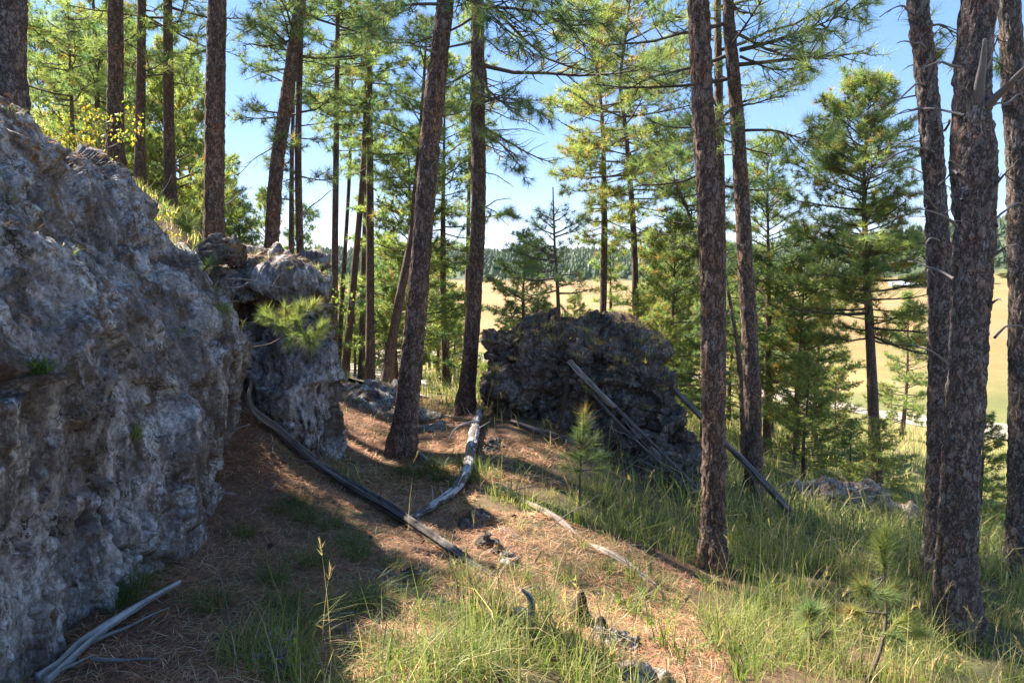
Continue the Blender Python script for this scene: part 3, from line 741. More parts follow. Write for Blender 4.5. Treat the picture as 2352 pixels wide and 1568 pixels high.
def dead_branch(parent, p0, p1, r, seed=0, name='dead_branch', sub=True, mat=None, sag=.0, bl=None):
    """bare branch with a few twigs as one mesh, p0/p1 in the parent's space"""
    rs = RS(seed); p0 = np.array(p0, float); p1 = np.array(p1, float); L = np.linalg.norm(p1 - p0)
    t = np.linspace(0, 1, 10)[:, None]; pth = p0 + (p1 - p0) * t + crom(np.vstack([np.zeros(3), rs.normal(0, .02 * L, (3, 3)), np.zeros(3)]), 10); pth[:, 2] += sag * L * (4 * t * (1 - t))[:, 0]
    W = [pth]; Wr = [r * (1 - .72 * t[:, 0])]
    if sub:
        for j in range(int(2 + L * 3)):
            k = rs.randint(2, 9); d = (p1 - p0) / L + rs.normal(0, .6, 3); d /= np.linalg.norm(d); l2 = rs.uniform(.08, .28) * L
            q = pth[k] + d * l2 * t + crom(np.vstack([np.zeros(3), rs.normal(0, .012 * L, (3, 3))]), 10); W.append(q); Wr.append(r * .35 * (1 - .7 * t[:, 0]))
    V, F = tubes(np.array(W), np.array(Wr), 6)
    caps = []; o = 0
    ring = [np.arange(6) + (9 * 6) + n_ * 60 for n_ in range(len(W))]
    o = mk(name, V, [F, np.array(ring)], mat or MAT['dead'], parent, smooth=True)
    if bl: o['label'] = bl
    return o


def pine(label, pts, Y, w0, Ht, h0, R, nb, seed, sides=12, plates=0, bark='bark_far', taper=.62, group=None, cat='pine tree', nper=14, nlen=.17, nwid=None, tone=0, brown=.05,
         dens=1.0, elev=(-.22, .9), sweep=None, bare=.2, name='pine_tree', base=None, w1=None, low=.45, topw=.07, swell=None, **kw):
    """pts: picture positions of the trunk from base upwards; Y forward distance of the trunk; w0 width of the trunk in px near its base"""
    b = P(pts[0][0], pts[0][1], Y) if base is None else np.array(base)
    gz = h1(b[0], b[1]); b[2] = gz - .05
    W = [b] + [P(x, y, Y) for x, y in pts[1:]]
    W = np.array(W); top = W[-1].copy(); d = (W[-1] - W[-2]) / np.linalg.norm(W[-1] - W[-2]) if len(W) > 1 else np.array([0, 0, 1.])
    while W[-1][2] - b[2] < Ht:
        d = d * .8 + np.array([0, 0, 1.]) * .2; d /= np.linalg.norm(d); W = np.vstack([W, W[-1] + d * 1.5])
    K = 30 if not plates else 250
    pth = crom(W, 400); hh = pth[:, 2] - b[2]; keep = hh <= Ht; pth = pth[keep] - b; hh = hh[keep]
    r0 = w0 * Y / F_PX / 2
    def pathfn(h):
        return np.array([np.interp(h, hh, pth[:, i]) for i in range(3)])
    # ring heights: dense low down (in view) when relief is modelled
    zmax_view = .5 * Y + 2.0 - gz if plates else Ht
    if plates: hs = np.concatenate([np.linspace(0, min(zmax_view, Ht * .9), K), np.linspace(min(zmax_view, Ht * .9) + .2, Ht, 20)])
    else: hs = np.linspace(0, Ht, K)
    pp = np.stack([np.interp(hs, hh, pth[:, i]) for i in range(3)], 1)
    sw_ = swell
    rr = r0 * (1 - taper * (hs / Ht) ** .9); rr = np.where(hs > h0, rr * (1 - .75 * (np.maximum(hs - h0, 0) / max(Ht - h0, .1)) ** 1.4), rr) * (1 + (sw_[1] * np.exp(-((hs - sw_[0]) / .28) ** 2) if sw_ else 0))
    root = empty(name, b); tag(root, label, cat, group)
    trunk_mesh(pp, np.maximum(rr, .006), sides, 'trunk', MAT[bark], root, plates, seed)
    if nb:
        if nwid is None: nwid = max(.005, .00070 * Y)
        wv, wf, V, F, c = crown(pathfn, Ht, h0, R, nb, seed + 100, nper, nlen, nwid, tone, brown, dens, elev, sweep, bare, low=low, topw=topw)
        mk('boughs', wv, wf, MAT['twig'], root, smooth=True)
        mk('crown', V, F, MAT['needle'], root, col=c)
    rs = RS(seed + 5)
    return root, pathfn, b


# --- individual pines: label, trunk picture points, distance, width px, height, crown start, crown radius, boughs, seed
NEAR = dict(sides=72, plates=.015)
# right-hand group of rough trunks
tA, fA, bA = pine('thickest rough-barked trunk at the right, swollen below a forked dead limb', [(2192, 1455), (2200, 1200), (2225, 800), (2238, 500), (2232, 250), (2238, 100), (2250, 0)], 4.7, 86, 14, 8.5, 2.4, 26, 1,
                  bark='bark_grey', nlen=.2, nper=14, tone=-.2, taper=.45, sides=96, plates=.017, swell=(3.45, .24))
tB, fB, bB = pine('dark scaly trunk just left of the thickest trunk, overlapping it at the foot', [(2152, 1335), (2158, 1000), (2160, 700), (2145, 400), (2125, 150), (2108, 0)], 5.7, 58, 14, 7.5, 2.2, 26, 2,
                  bark='bark_grey', nlen=.2, nper=14, tone=-.2, taper=.75, **NEAR)
tC, fC, bC = pine('reddish scaly trunk at the right border, beyond the thickest one', [(2345, 1350), (2348, 1000), (2345, 600), (2335, 300), (2318, 0)], 6.2, 60, 13, 7.0, 2.2, 26, 3,
                  bark='bark_grey', nlen=.2, nper=14, tone=-.2, **NEAR)
tD, fD, bD = pine('straight dark trunk standing in grass in front of the boulder\'s right end', [(1640, 1310), (1638, 900), (1628, 500), (1612, 200), (1604, 0)], 6.0, 56, 14, 7.2, 2.4, 30, 4,
                  bark='bark', nlen=.19, nper=14, taper=.5, **NEAR)
tE, fE, bE = pine('trunk leaning left as it rises, with leafy boughs, right of the straight dark one', [(1735, 1158), (1728, 900), (1712, 600), (1695, 300), (1678, 100), (1672, 0)], 9.3, 41, 11.5, 4.9, 2.3, 40, 5,
                  bark='bark', nlen=.19, nper=16, taper=.5, tone=.0, sides=56, plates=.010)
tF, fF, bF = pine('slimmer trunk directly behind the straight dark trunk', [(1652, 1010), (1655, 700), (1652, 300), (1648, 0)], 11.5, 30, 13, 4.9, 2.2, 40, 6, bark='bark', nlen=.19, nper=16, sides=40, plates=.008)
tG, fG, bG = pine('thick trunk leaning right in front of the slabs, lit orange at its foot', [(917, 1052), (938, 900), (962, 650), (990, 300), (1012, 100), (1024, 0)], 8.5, 54, 13, 6.3, 2.6, 34, 7,
                  bark='bark', nlen=.2, nper=16, taper=.62, sides=72, plates=.016)
tH, fH, bH = pine('tall trunk left of the boulder with sparse drooping boughs to its right', [(1068, 952), (1085, 750), (1098, 500), (1098, 250), (1098, 60)], 11, 38, 12, 4.6, 2.3, 44, 8,
                  bark='bark', nlen=.2, nper=18, taper=.4, elev=(-.45, .6), bare=.75, sides=48, plates=.010, sweep=0.2, low=.75, tone=-.1)
# upper left on the hill
tI, fI, bI = pine('broad shaggy trunk at the left border above the rock', [(20, 262), (24, 130), (26, 0)], 7, 60, 12, 6, 2.4, 26, 9, bark='bark_grey', nlen=.2, nper=14, **NEAR)
tJ, fJ, bJ = pine('straight brown trunk rising from the yellow shrub behind the rock', [(262, 392), (265, 200), (265, 0)], 12, 36, 13, 4.2, 2.3, 40, 10, bark='bark', nlen=.2, nper=16, sides=48, plates=.010)
tK, fK, bK = pine('reddish trunk with short stubs above the outcrop\'s right shoulder', [(486, 545), (493, 300), (499, 0)], 9.4, 46, 13, 5.5, 2.3, 34, 11, bark='bark', nlen=.2, nper=16, taper=.5, sides=56, plates=.010)
tL, fL, bL = pine('trunk leaning right above the limestone pillar', [(608, 572), (632, 420), (655, 250), (690, 0)], 12, 36, 13, 4.6, 2.2, 36, 12, bark='bark', nlen=.2, nper=16, sides=48, plates=.009)
MID = [
 ('slim upright trunk just right of the trunk leaning over the pillar', [(691, 595), (685, 400), (690, 100), (692, 0)], 12.8, 20, 13, 3.2, 1.7, 34, 13, {}),
 ('thin trunk between the leaning and slim upright trunks above the pillar', [(664, 590), (670, 400), (675, 200)], 14.5, 15, 8, 2.4, 1.4, 26, 14, {}),
 ('brown trunk with full crown, second right of the yellow shrub', [(322, 436), (322, 300), (326, 0)], 14, 23, 11, 2.3, 2.1, 46, 15, dict(tone=.35)),
 ('brown trunk with dense crown between two larger trunks on the hill', [(393, 488), (388, 300), (385, 0)], 14.5, 26, 12, 2.6, 2.2, 50, 16, dict(tone=.25)),
 ('distant hill pine behind the straight brown trunk', [(222, 380), (222, 200)], 18, 17, 10, 2.2, 2.0, 44, 17, dict(tone=.1)),
 ('short bushy hill pine left of the straight brown trunk', [(165, 350), (163, 200)], 17, 12, 6.6, 1.2, 2.0, 44, 18, dict(tone=.0)),
 ('tall thin pine with open crown, first right of the pillar', [(765, 868), (770, 500), (776, 0)], 17, 19, 14, 6.2, 1.6, 60, 19, {}),
 ('straight dark pine with dense crown, rightmost of the cluster behind the slab', [(850, 905), (850, 500), (848, 0)], 18, 22, 15, 5.8, 1.9, 64, 20, dict(tone=-.1)),
 ('slim bare trunk leaning right, foremost foot in the cluster behind the slab', [(790, 885), (812, 650), (832, 420), (838, 300)], 18.5, 19, 12, 6.6, 1.2, 36, 21, {}),
 ('reddish slim trunk beside the straight dark pine', [(830, 862), (836, 600), (842, 420)], 21, 18, 11, 6.0, 1.2, 30, 22, {}),
 ('thinnest trunk left in the cluster behind the slab', [(774, 855), (788, 650), (800, 450)], 21, 13, 11, 6.3, 1.1, 30, 23, {}),
 ('leaning trunk partly hidden behind the thick leaning one', [(882, 893), (915, 700), (945, 550), (955, 450)], 16, 25, 8.5, 4.6, 1.3, 34, 24, {}),
 ('upright pine with bushy crown seen between the two tall trunks', [(1025, 892), (1018, 700), (1018, 450), (1020, 330)], 20, 18, 9.6, 3.6, 1.8, 50, 25, dict(tone=.1)),
 ('very thin pine pole left of the tall trunk by the boulder', [(1070, 905), (1074, 600), (1080, 300)], 22, 13, 12, 7.0, 1.1, 30, 26, {}),
 ('pale crowned pine with tall dense top behind the boulder', [(1380, 870), (1388, 560), (1384, 300), (1372, 160)], 20, 19, 13.2, 4.6, 1.9, 84, 27, dict(tone=.75, brown=.2)),
 ('pine with golden tinged crown and curving trunk, right behind the boulder', [(1462, 880), (1458, 600), (1440, 330), (1425, 190), (1440, 60)], 18, 19, 13.2, 4.9, 2.2, 84, 28, dict(tone=.55, brown=.25)),
 ('short thin trunk between the two crowned pines behind the boulder', [(1405, 880), (1402, 600)], 22, 12, 5.0, 2.8, .9, 24, 29, dict(tone=.2)),
 ('bent thin pine leaning left behind the dark straight trunk', [(1712, 1080), (1700, 850), (1670, 650)], 14, 19, 4.6, 3.2, .8, 14, 30, dict(bare=.9)),
 ('thin pine slanting up left between the golden pine and dark trunk', [(1660, 1010), (1600, 560), (1520, 350)], 16, 14, 7.8, 4.6, 1.5, 40, 31, dict(tone=.1)),
 ('full crowned pine standing alone against the sky right of centre', [(2014, 1155), (2002, 850), (1990, 600), (1985, 400), (2000, 180)], 15.7, 31, 9.75, 3.9, 2.1, 104, 32, dict(tone=.35, brown=.12, taper=.75, elev=(-.12, .8), low=.8, dens=1.2, nper=34, bare=.45)),
 ('pine behind the dark trunks with dense green crown', [(1760, 1060), (1765, 700), (1762, 400)], 19, 20, 8.8, 2.2, 1.9, 84, 33, dict(tone=-.05)),
]
for lab, pts, Y, w0, Ht, h0, R, nb, sd, kw in MID:
    pine(lab, pts, Y, w0, Ht, h0, R, int(nb * 1.15), sd, **{**dict(nlen=.21, nper=25, sides=10), **kw})

# young pines, shared variants copied
def young_variant(seed, Ht, R, nb, tone, brown=.05, h0=.12, nper=22, nlen=.18, nwid=.018):
    pathfn = lambda h: np.array([.04 * sin(h * 1.3 + seed), .04 * cos(h + seed), h])
    hs = np.linspace(0, Ht, 20); pp = np.array([pathfn(h) for h in hs])
    root = empty('young_pine', (0, 0, 0))
    trunk_mesh(pp, np.maximum(.017 * Ht * (1 - hs / Ht) ** .85, .004), 8, 'trunk', MAT['bark_far'], root, 0, seed)
    wv, wf, V, F, c = crown(pathfn, Ht, Ht * h0, R, nb, seed, nper, nlen, nwid, tone, brown, elev=(-.1, .95), bare=.1, low=.85, dens=1.05, topw=.08)
    mk('boughs', wv, wf, MAT['twig'], root, smooth=True); mk('crown', V, F, MAT['needle'], root, col=c)
    return root


def copy_tree(o):
    c = o.copy(); C.objects.link(c)
    for ch in o.children:
        d = ch.copy(); C.objects.link(d); d.parent = c
    return c


VAR = [young_variant(201, 6.0, 1.7, 70, .5, .08), young_variant(202, 6.0, 1.45, 70, .2, .05), young_variant(203, 6.0, 1.9, 76, .8, .10), young_variant(204, 6.0, 1.3, 60, -.2, .03, h0=.3), young_variant(205, 6.0, 1.6, 66, .35, .2, h0=.22)]
used = set()
def young(px, Y, top_y, v, label, group=None, rz=None, wide=1.0, seed=0):
    u = (px - 1176) / F_PX; x = u * Y * 1.0; x = P(px, 800, Y)[0]
    z = h1(x, Y); zt = P(px, top_y, Y)[2]; hgt = max(zt - z, .4)
    o = VAR[v] if v not in used else copy_tree(VAR[v]); used.add(v)
    o.location = (x, Y, z - .05); s = hgt / 6.0; w = wide * (s if s < 1 else s ** .7)
    o.scale = (w, w, s); o.rotation_euler = (0, 0, rz if rz is not None else (px * .37 + Y))
    return tag(o, label, 'pine tree', group)


Y1 = [(1205, 15.5, 535, 3, 'small dark young pine rising just left of the dead-topped sapling'),
      (1245, 17, 690, 0, 'low bright young pine behind the boulder top, left of the dead-topped sapling'),
      (1320, 18, 680, 1, 'young pine behind the boulder\'s top, right of the dead-topped sapling'),
      (1175, 16, 690, 3, 'tiny dark pine at the boulder\'s upper left edge'),
      (945, 19, 320, 1, 'narrow dark pine spire left of the thick leaning trunk'),
      (2275, 9.5, 950, 1, 'green young pine between the two trunks at the right border'),
      (985, 15.5, 880, 1, 'knee-high pine in grass between the two tall trunks'),
      (1115, 13, 830, 0, 'small thin pine beside the boulder\'s left edge'),
      (1965, 18, 960, 3, 'little dark pine left of the lone pine\'s foot'),
      (2030, 13.5, 960, 2, 'slender pale green sapling against the lone pine\'s trunk')]
for px, Y, ty, v, lab in Y1: young(px, Y, ty, v, lab, wide=1.2)
TONE = {0: 'yellow-green', 1: 'mid green', 2: 'pale yellowish', 3: 'slim blue-green', 4: 'brown-flecked'}
MARKS = [(0, 110, 'left of the yellow shrub on the hill'), (110, 240, 'behind the yellow shrub on the hill'), (240, 310, 'right behind the straight brown hill trunk'), (310, 380, 'between the two middle hill trunks'), (380, 475, 'just left of the reddish hill trunk'),
         (475, 600, 'between the reddish and the pillar-top leaning trunks'), (600, 728, 'behind the trunk leaning over the pillar'), (728, 768, 'just right of the pillar'), (768, 800, 'behind the first thin trunk right of the pillar'), (800, 840, 'in the gap inside the thin trunk cluster'),
         (840, 880, 'behind the rightmost thin trunk of the cluster'), (880, 930, 'left of the thick leaning trunk'), (930, 975, 'behind the thick leaning trunk'), (975, 1015, 'just right of the thick leaning trunk'), (1015, 1060, 'left of the tall trunk by the boulder'),
         (1060, 1475, 'behind the golden tinged pine'), (1475, 1530, 'behind the top of the leaning pole at the boulder'), (1530, 1570, 'between the golden tinged pine and the straight dark trunk'), (1570, 1605, 'close left of the straight dark trunk'), (1605, 1650, 'behind the straight dark trunk'),
         (1650, 1700, 'between the straight dark trunk and its leaning neighbour'), (1700, 1765, 'behind the leaning neighbour of the straight dark trunk'), (1765, 1830, 'right of the two dark centre-right trunks'), (1830, 1870, 'midway between the dark trunks and the lone pine'),
         (1870, 1960, 'left of the lone full crowned pine'), (1960, 2060, 'behind the lone full crowned pine'), (2060, 2400, 'right of the lone full crowned pine')]
SEEN = set()
def pine_label(px, Y, ty, v):
    mark = next(m for a, b, m in MARKS if a <= px < b); size = 'tall' if ty < 560 else ('low' if ty > 690 else 'middling'); kind = 'young pine'
    for extra in ('', ', nearer', ', further back', ', furthest back'):
        lab = '%s %s %s %s%s' % (size, TONE[v], kind, mark, extra)
        if extra == ', nearer': continue
        if lab not in SEEN: break
    SEEN.add(lab); return lab


rs = RS(77)
GR_R = 'young pines crowding the slope behind the boulder and dark trunks'
GR_L = 'young pines along the meadow edge behind the tall thin trunks'
LB_R = 'bushy young pine in the thicket behind the boulder and dark trunks'
LB_L = 'young pine by the meadow edge behind the tall thin trunks'
for px, Y, ty in [(1500, 22, 560), (1545, 17, 480), (1580, 26, 430), (1560, 30, 600), (1680, 23, 600), (1775, 23, 600), (1838, 18, 600), (1880, 24, 670), (1480, 26, 700),
                  (1520, 15, 720), (1620, 15, 700), (1730, 28, 620), (1925, 21, 860), (2085, 34, 690), (1450, 30, 760), (1858, 15.5, 790), (1560, 20, 640)]:
    v = rs.randint(0, 5); young(px, Y + rs.uniform(-.8, .8), ty + rs.uniform(-25, 25), v, pine_label(px, Y, ty, v), GR_R, wide=.95)
for px, Y, ty in [(735, 26, 640), (760, 32, 650), (800, 30, 690), (815, 24, 640), (860, 34, 600), (885, 27, 560), (905, 22, 520), (925, 30, 600), (965, 25, 540), (985, 36, 640), (1005, 28, 560), (1045, 30, 640), (745, 20, 720), (870, 45, 700), (960, 44, 740), (1030, 24, 700), (820, 50, 720), (910, 18.5, 640), (780, 40, 620), (1050, 42, 720), (835, 60, 700), (940, 55, 720)]:
    v = rs.randint(0, 5); young(px, Y + rs.uniform(-.8, .8), ty + rs.uniform(-20, 20), v, pine_label(px, Y, ty, v), GR_L, wide=.9)
rs2 = RS(99)
for k, (x, y, ht) in enumerate([(-7.1, 6.5, 2.3), (-6.9, 7.5, 2.4), (-6.8, 8.4, 2.5), (-7.9, 7.2, 2.8), (-8.6, 9.0, 3.2), (-9.6, 7.9, 3.0), (-8.2, 5.9, 3.0)]):  # added pines out of view, sized to keep sun off the left ground
    o = copy_tree(VAR[0]) if 0 in used else VAR[0]; used.add(0); z = h1(x, y); o.location = (x, y, z - .05); q = ht / 6; o.scale = (q * 1.7, q * 1.7, q); o.rotation_euler = (0, 0, k * 1.3)
    tag(o, 'low bushy pine added unseen past the left border to shade the slope', 'pine tree', 'low bushy pines added out of view to shade the left ground')
for px, Y, ty in [(560, 24, 440), (620, 30, 440), (700, 26, 470), (725, 34, 590), (455, 24, 140), (430, 26, 80), (130, 22, 60), (60, 26, 90), (300, 24, 40), (350, 28, 60), (220, 30, 100), (520, 30, 350), (410, 19, 160), (250, 20, 30)]:
    v = rs.randint(0, 5); young(px, Y, ty, v, pine_label(px, Y, ty, v), 'pines on the hill slope behind the trunks above the rock', wide=.8)

# the dead-topped sapling on the boulder
def sapling_on_boulder():
    Y = 9.85; pts = [(1292, 850), (1286, 780), (1280, 650), (1274, 560), (1270, 430)]
    W = np.array([P(x, y, Y) for x, y in pts]); b = W[0]; pth = crom(W, 60) - b
    root = empty('dead_topped_sapling', b); tag(root, 'spindly young pine with bare dead tip growing on the boulder top', 'pine tree')
    trunk_mesh(pth, np.linspace(.042, .008, 60), 10, 'trunk', MAT['twig'], root, 0, 3, flare=False)
    Ht = pth[-1, 2]
    pf = lambda h: np.array([np.interp(h, pth[:, 2], pth[:, i]) for i in range(3)])
    wv, wf, V, F, c = crown(pf, Ht * .86, Ht * .42, .62, 24, 31, 22, .13, .0065, -.2, .08, low=1, topw=.2, elev=(-.05, .5))
    mk('boughs', wv, wf, MAT['twig'], root, smooth=True); mk('crown', V, F, MAT['needle'], root, col=c)
sapling_on_boulder()


# dead branches on the near trunks (each its own part)
def db(tree_, base_loc, a, ya, b, yb, r, seed, sub=False, sag=0, name='dead_branch', bl=None):
    p0 = P(*a, ya) - base_loc; p1 = P(*b, yb) - base_loc
    return dead_branch(tree_, p0, p1, r, seed, name, sub, sag=sag, bl=bl)
for k, (a, b) in enumerate([((2105, 38), (2020, 40)), ((2118, 160), (2070, 165)), ((2122, 200), (2035, 262)), ((2130, 218), (1960, 282)), ((2145, 270), (2045, 272)), ((2148, 330), (2010, 345)),
                            ((2150, 352), (1985, 410)), ((2152, 412), (2020, 400)), ((2160, 490), (2078, 462)), ((2165, 530), (2082, 500)), ((2168, 560), (2120, 570)), ((2165, 450), (2182, 438)), ((2170, 300), (2195, 285)),
                            ((2150, 620), (2085, 600)), ((2148, 640), (2125, 640)), ((2160, 860), (2105, 820)), ((2140, 130), (2060, 100))]):
    db(tB, bB, a, 5.7, b, 5.7 + (.5 if k % 2 else -.5), .011 - .003 * (k % 2), 40 + k, sub=k % 3 == 0, sag=.10)
db(tA, bA, (2245, 255), 4.65, (2262, 90), 4.45, .04, 60, name='dead_limb', bl='thick upright stub of the dead fork')
db(tA, bA, (2258, 255), 4.65, (2360, 150), 4.3, .034, 61, name='dead_limb', bl='bare dead limb rising to the right')
for k, (a, b) in enumerate([((2205, 155), (2110, 160)), ((2215, 265), (2065, 262)), ((2210, 390), (2180, 370)), ((2200, 400), (2155, 425)), ((2198, 520), (2105, 478)), ((2190, 640), (2060, 600)), ((2178, 838), (2095, 790)),
                            ((2270, 250), (2352, 235)), ((2285, 430), (2330, 380)), ((2290, 520), (2352, 470)), ((2285, 585), (2340, 560)), ((2285, 775), (2352, 755)), ((2275, 700), (2300, 690)), ((2210, 460), (2170, 490))]):
    db(tA, bA, a, 4.6, b, 4.7 + (.45 if k % 2 else -.35), .010, 70 + k, sub=k % 4 == 0, sag=.06)
for k, (a, b) in enumerate([((2330, 100), (2270, 90)), ((2335, 240), (2300, 245)), ((2340, 420), (2300, 400)), ((2340, 310), (2375, 290))]):
    db(tC, bC, a, 6.2, b, 6.1, .009, 90 + k, sag=.05)
for k, (a, b) in enumerate([((510, 95), (528, 75)), ((508, 150), (520, 150)), ((503, 205), (515, 200)), ((500, 280), (512, 278)), ((470, 60), (455, 72))]):
    db(tK, bK, a, 9.3, b, 9.2, .013, 100 + k, name='branch_stub')
db(tG, bG, (1000, 125), 8.4, (962, 105), 8.2, .022, 110, name='branch_stub')
for k, (a, b) in enumerate([((1105, 470), (1170, 520)), ((1108, 480), (1175, 455)), ((1104, 590), (1125, 600)), ((1108, 395), (1180, 430)), ((1108, 300), (1250, 310)), ((1108, 330), (1215, 390)), ((1108, 250), (1240, 300))]):
    db(tH, bH, a, 11, b, 10.6, .012, 120 + k, sub=True, sag=.06)
for k, (a, b) in enumerate([((1640, 690), (1560, 760)), ((1660, 600), (1700, 560)), ((1650, 300), (1590, 310))]):
    db(tD, bD, a, 6.0, b, 6.3, .008, 130 + k, sub=False, sag=.05)
for k, (a, b) in enumerate([((655, 160), (560, 185)), ((640, 330), (530, 420)), ((690, 500), (780, 430))]):
    db(tL, bL, a, 12, b, 11.6, .012, 140 + k, sub=True, sag=.05)


# leafy boughs reaching into view from near trees
def bough(parent, base, pts, Y0, Y1_, r, seed, n_tw, nper=34, nlen=.17, wid=.0042, tone=-.35, brown=.04, Lt=.55, name='leafy_bough', label=None, start=.25):
    rs = RS(seed); k = len(pts); Ys = np.linspace(Y0, Y1_, k); W = np.array([P(x, y, yy) for (x, y), yy in zip(pts, Ys)]) - base
    pth = crom(W, 24); L = np.linalg.norm(np.diff(pth, axis=0), axis=1).sum()
    Wl = [crom(pth[::4], 10)]; Wr = [np.linspace(r, .004, 10)]; tp = [pth[-1]]; td = [pth[-1] - pth[-3]]
    for j in range(n_tw):
        t = start + (1 - start) * (j + rs.rand()) / n_tw; i = min(22, int(t * 23)); b = pth[i]; T = pth[i + 1] - pth[i]; T /= np.linalg.norm(T)
        sd = np.cross(T, [0, 0, 1.]); sd /= np.linalg.norm(sd) + 1e-9
        v = T * rs.uniform(.4, 1.0) + sd * rs.uniform(.4, 1.1) * (1 if j % 2 else -1) + [0, 0, rs.normal(-.1, .35)]; v /= np.linalg.norm(v)
        l2 = Lt * rs.uniform(.5, 1.2) * (1.15 - .7 * t); q = b + v * l2 * np.linspace(0, 1, 10)[:, None] + rs.normal(0, .012, (10, 3)) * np.linspace(0, 1, 10)[:, None]
        Wl.append(q); Wr.append(np.linspace(r * .35, .003, 10)); tp.append(q[-1]); td.append(v + [0, 0, .25])
        for m in range(3):
            f = rs.uniform(.4, .95); b2 = q[int(f * 9)]; v2 = v + rs.normal(0, .7, 3); v2 /= np.linalg.norm(v2); l3 = l2 * .35
            q2 = b2 + v2 * l3 * np.linspace(0, 1, 10)[:, None]; Wl.append(q2); Wr.append(np.linspace(r * .2, .0025, 10)); tp.append(q2[-1]); td.append(v2 + [0, 0, .3])
    tp = np.array(tp); V, F, c = tufts(tp, td, nlen * rs.uniform(.8, 1.15, len(tp)), green(rs, len(tp), tone, brown), nper, wid, seed, (8, 80), .45)
    wv, wf = tubes(np.array(Wl), np.array(Wr), 6)
    o = mk(name, wv, wf, MAT['twig'], parent, smooth=True)
    mk('needles', V, F, MAT['needle'], o, col=c)
    return o
bough(tG, bG, [(1022, -30), (1100, 10), (1190, 20), (1270, 40), (1330, 70)], 8.4, 7.2, .03, 301, 20, Lt=.8)
bough(tG, bG, [(1020, -60), (1080, -20), (1150, 60), (1200, 110)], 8.4, 7.6, .025, 302, 16, Lt=.7)
bough(tG, bG, [(1025, -20), (1120, -20), (1230, -10), (1330, 10)], 8.4, 7.4, .025, 303, 16, Lt=.7)
bough(tG, bG, [(1005, 10), (950, 10), (900, 20), (870, 45)], 8.4, 8.0, .02, 304, 12, Lt=.6)
bough(tE, bE, [(1700, 115), (1760, 100), (1830, 75), (1900, 50), (1990, 5)], 9.3, 8.3, .03, 305, 24, Lt=.7, tone=.1, start=.1)
bough(tE, bE, [(1700, 130), (1780, 160), (1850, 150)], 9.3, 8.8, .02, 306, 12, Lt=.6, tone=0, start=.1)
bough(tE, bE, [(1705, 300), (1780, 300), (1850, 320), (1890, 310)], 9.3, 8.8, .022, 307, 16, Lt=.6, tone=.0, start=.3)
bough(tE, bE, [(1690, 240), (1640, 285), (1600, 290)], 9.3, 8.6, .02, 308, 10, Lt=.5, tone=.3, start=.2)
bough(tB, bB, [(2100, -60), (2040, -20), (1970, -10), (1925, 20), (1880, 100), (1805, 190)], 5.7, 5.2, .012, 309, 5, Lt=.35, tone=0)
bough(tB, bB, [(2130, 60), (2170, 60), (2200, 100)], 5.9, 6.4, .012, 310, 10, Lt=.4, tone=0, start=.2)
bough(tC, bC, [(2320, 40), (2290, 90), (2270, 160)], 6.2, 6.6, .012, 311, 9, Lt=.4, tone=0, start=.2)
bough(tH, bH, [(1100, 240), (1150, 225), (1200, 235), (1250, 265)], 11, 10.2, .02, 312, 16, Lt=.6, tone=-.3)
bough(tH, bH, [(1100, 310), (1150, 330), (1200, 390)], 11, 10.4, .02, 313, 14, Lt=.55, tone=-.3, name='leafy_bough')
bough(tH, bH, [(1104, 500), (1140, 495), (1175, 485)], 11, 10.6, .014, 314, 10, Lt=.3, tone=-.1)
bough(tF, bF, [(1650, 250), (1600, 180), (1560, 170), (1500, 210)], 11.4, 10.8, .022, 315, 20, Lt=.6, tone=.1)
bough(tF, bF, [(1650, 340), (1590, 355), (1530, 350)], 11.4, 10.8, .02, 316, 18, Lt=.6, tone=-.2)
bough(tF, bF, [(1650, 60), (1590, 60), (1530, 110)], 11.4, 10.8, .02, 317, 18, Lt=.6, tone=.2)
bough(tL, bL, [(660, 100), (610, 60), (570, 60)], 12, 11.6, .02, 318, 14, Lt=.6, tone=.1)


# near pine sprays and seedlings
def seedling(label, base, stem, sprays, nlen, wid, nper, seed, tone=.5, r=.012, brown=.04, cat='pine seedling', name='pine_seedling', rootobj=None, curved=()):
    rs = RS(seed); base = np.array(base, float); root = empty(name, base); tag(root, label, cat)
    st = crom(np.array(stem) - base, 16)
    V, F = tubes(st[None], np.linspace(r, r * .5, 16)[None], 8); mk('stem', V, F, MAT['twig'], root, smooth=True)
    for (p, d, sz) in sprays:
        p = np.array(p) - base; d = np.array(d, float); d /= np.linalg.norm(d)
        i = np.argmin(((st - (p - d * sz)) ** 2).sum(1)); q = np.linspace(0, 1, 8)[:, None] * (p - st[i]) + st[i]
        tv, tf = tubes(q[None], np.linspace(r * .6, r * .3, 8)[None], 6); b = mk('twig', tv, tf, MAT['twig'], root, smooth=True)
        pp = p - d * sz * .5 * rs.rand(3)[:, None]; pp[0] = p
        Vn, Fn, c = tufts(pp, np.repeat(d[None], 3, 0), np.full(3, sz) * [1, .9, .9], green(rs, 3, tone, brown) * 1.1, nper, wid, seed + int(1e3 * abs(p[0])), (5, 78), .8, .3, .06)
        mk('needles', Vn, Fn, MAT['needle_near'], b, col=c)
    return root


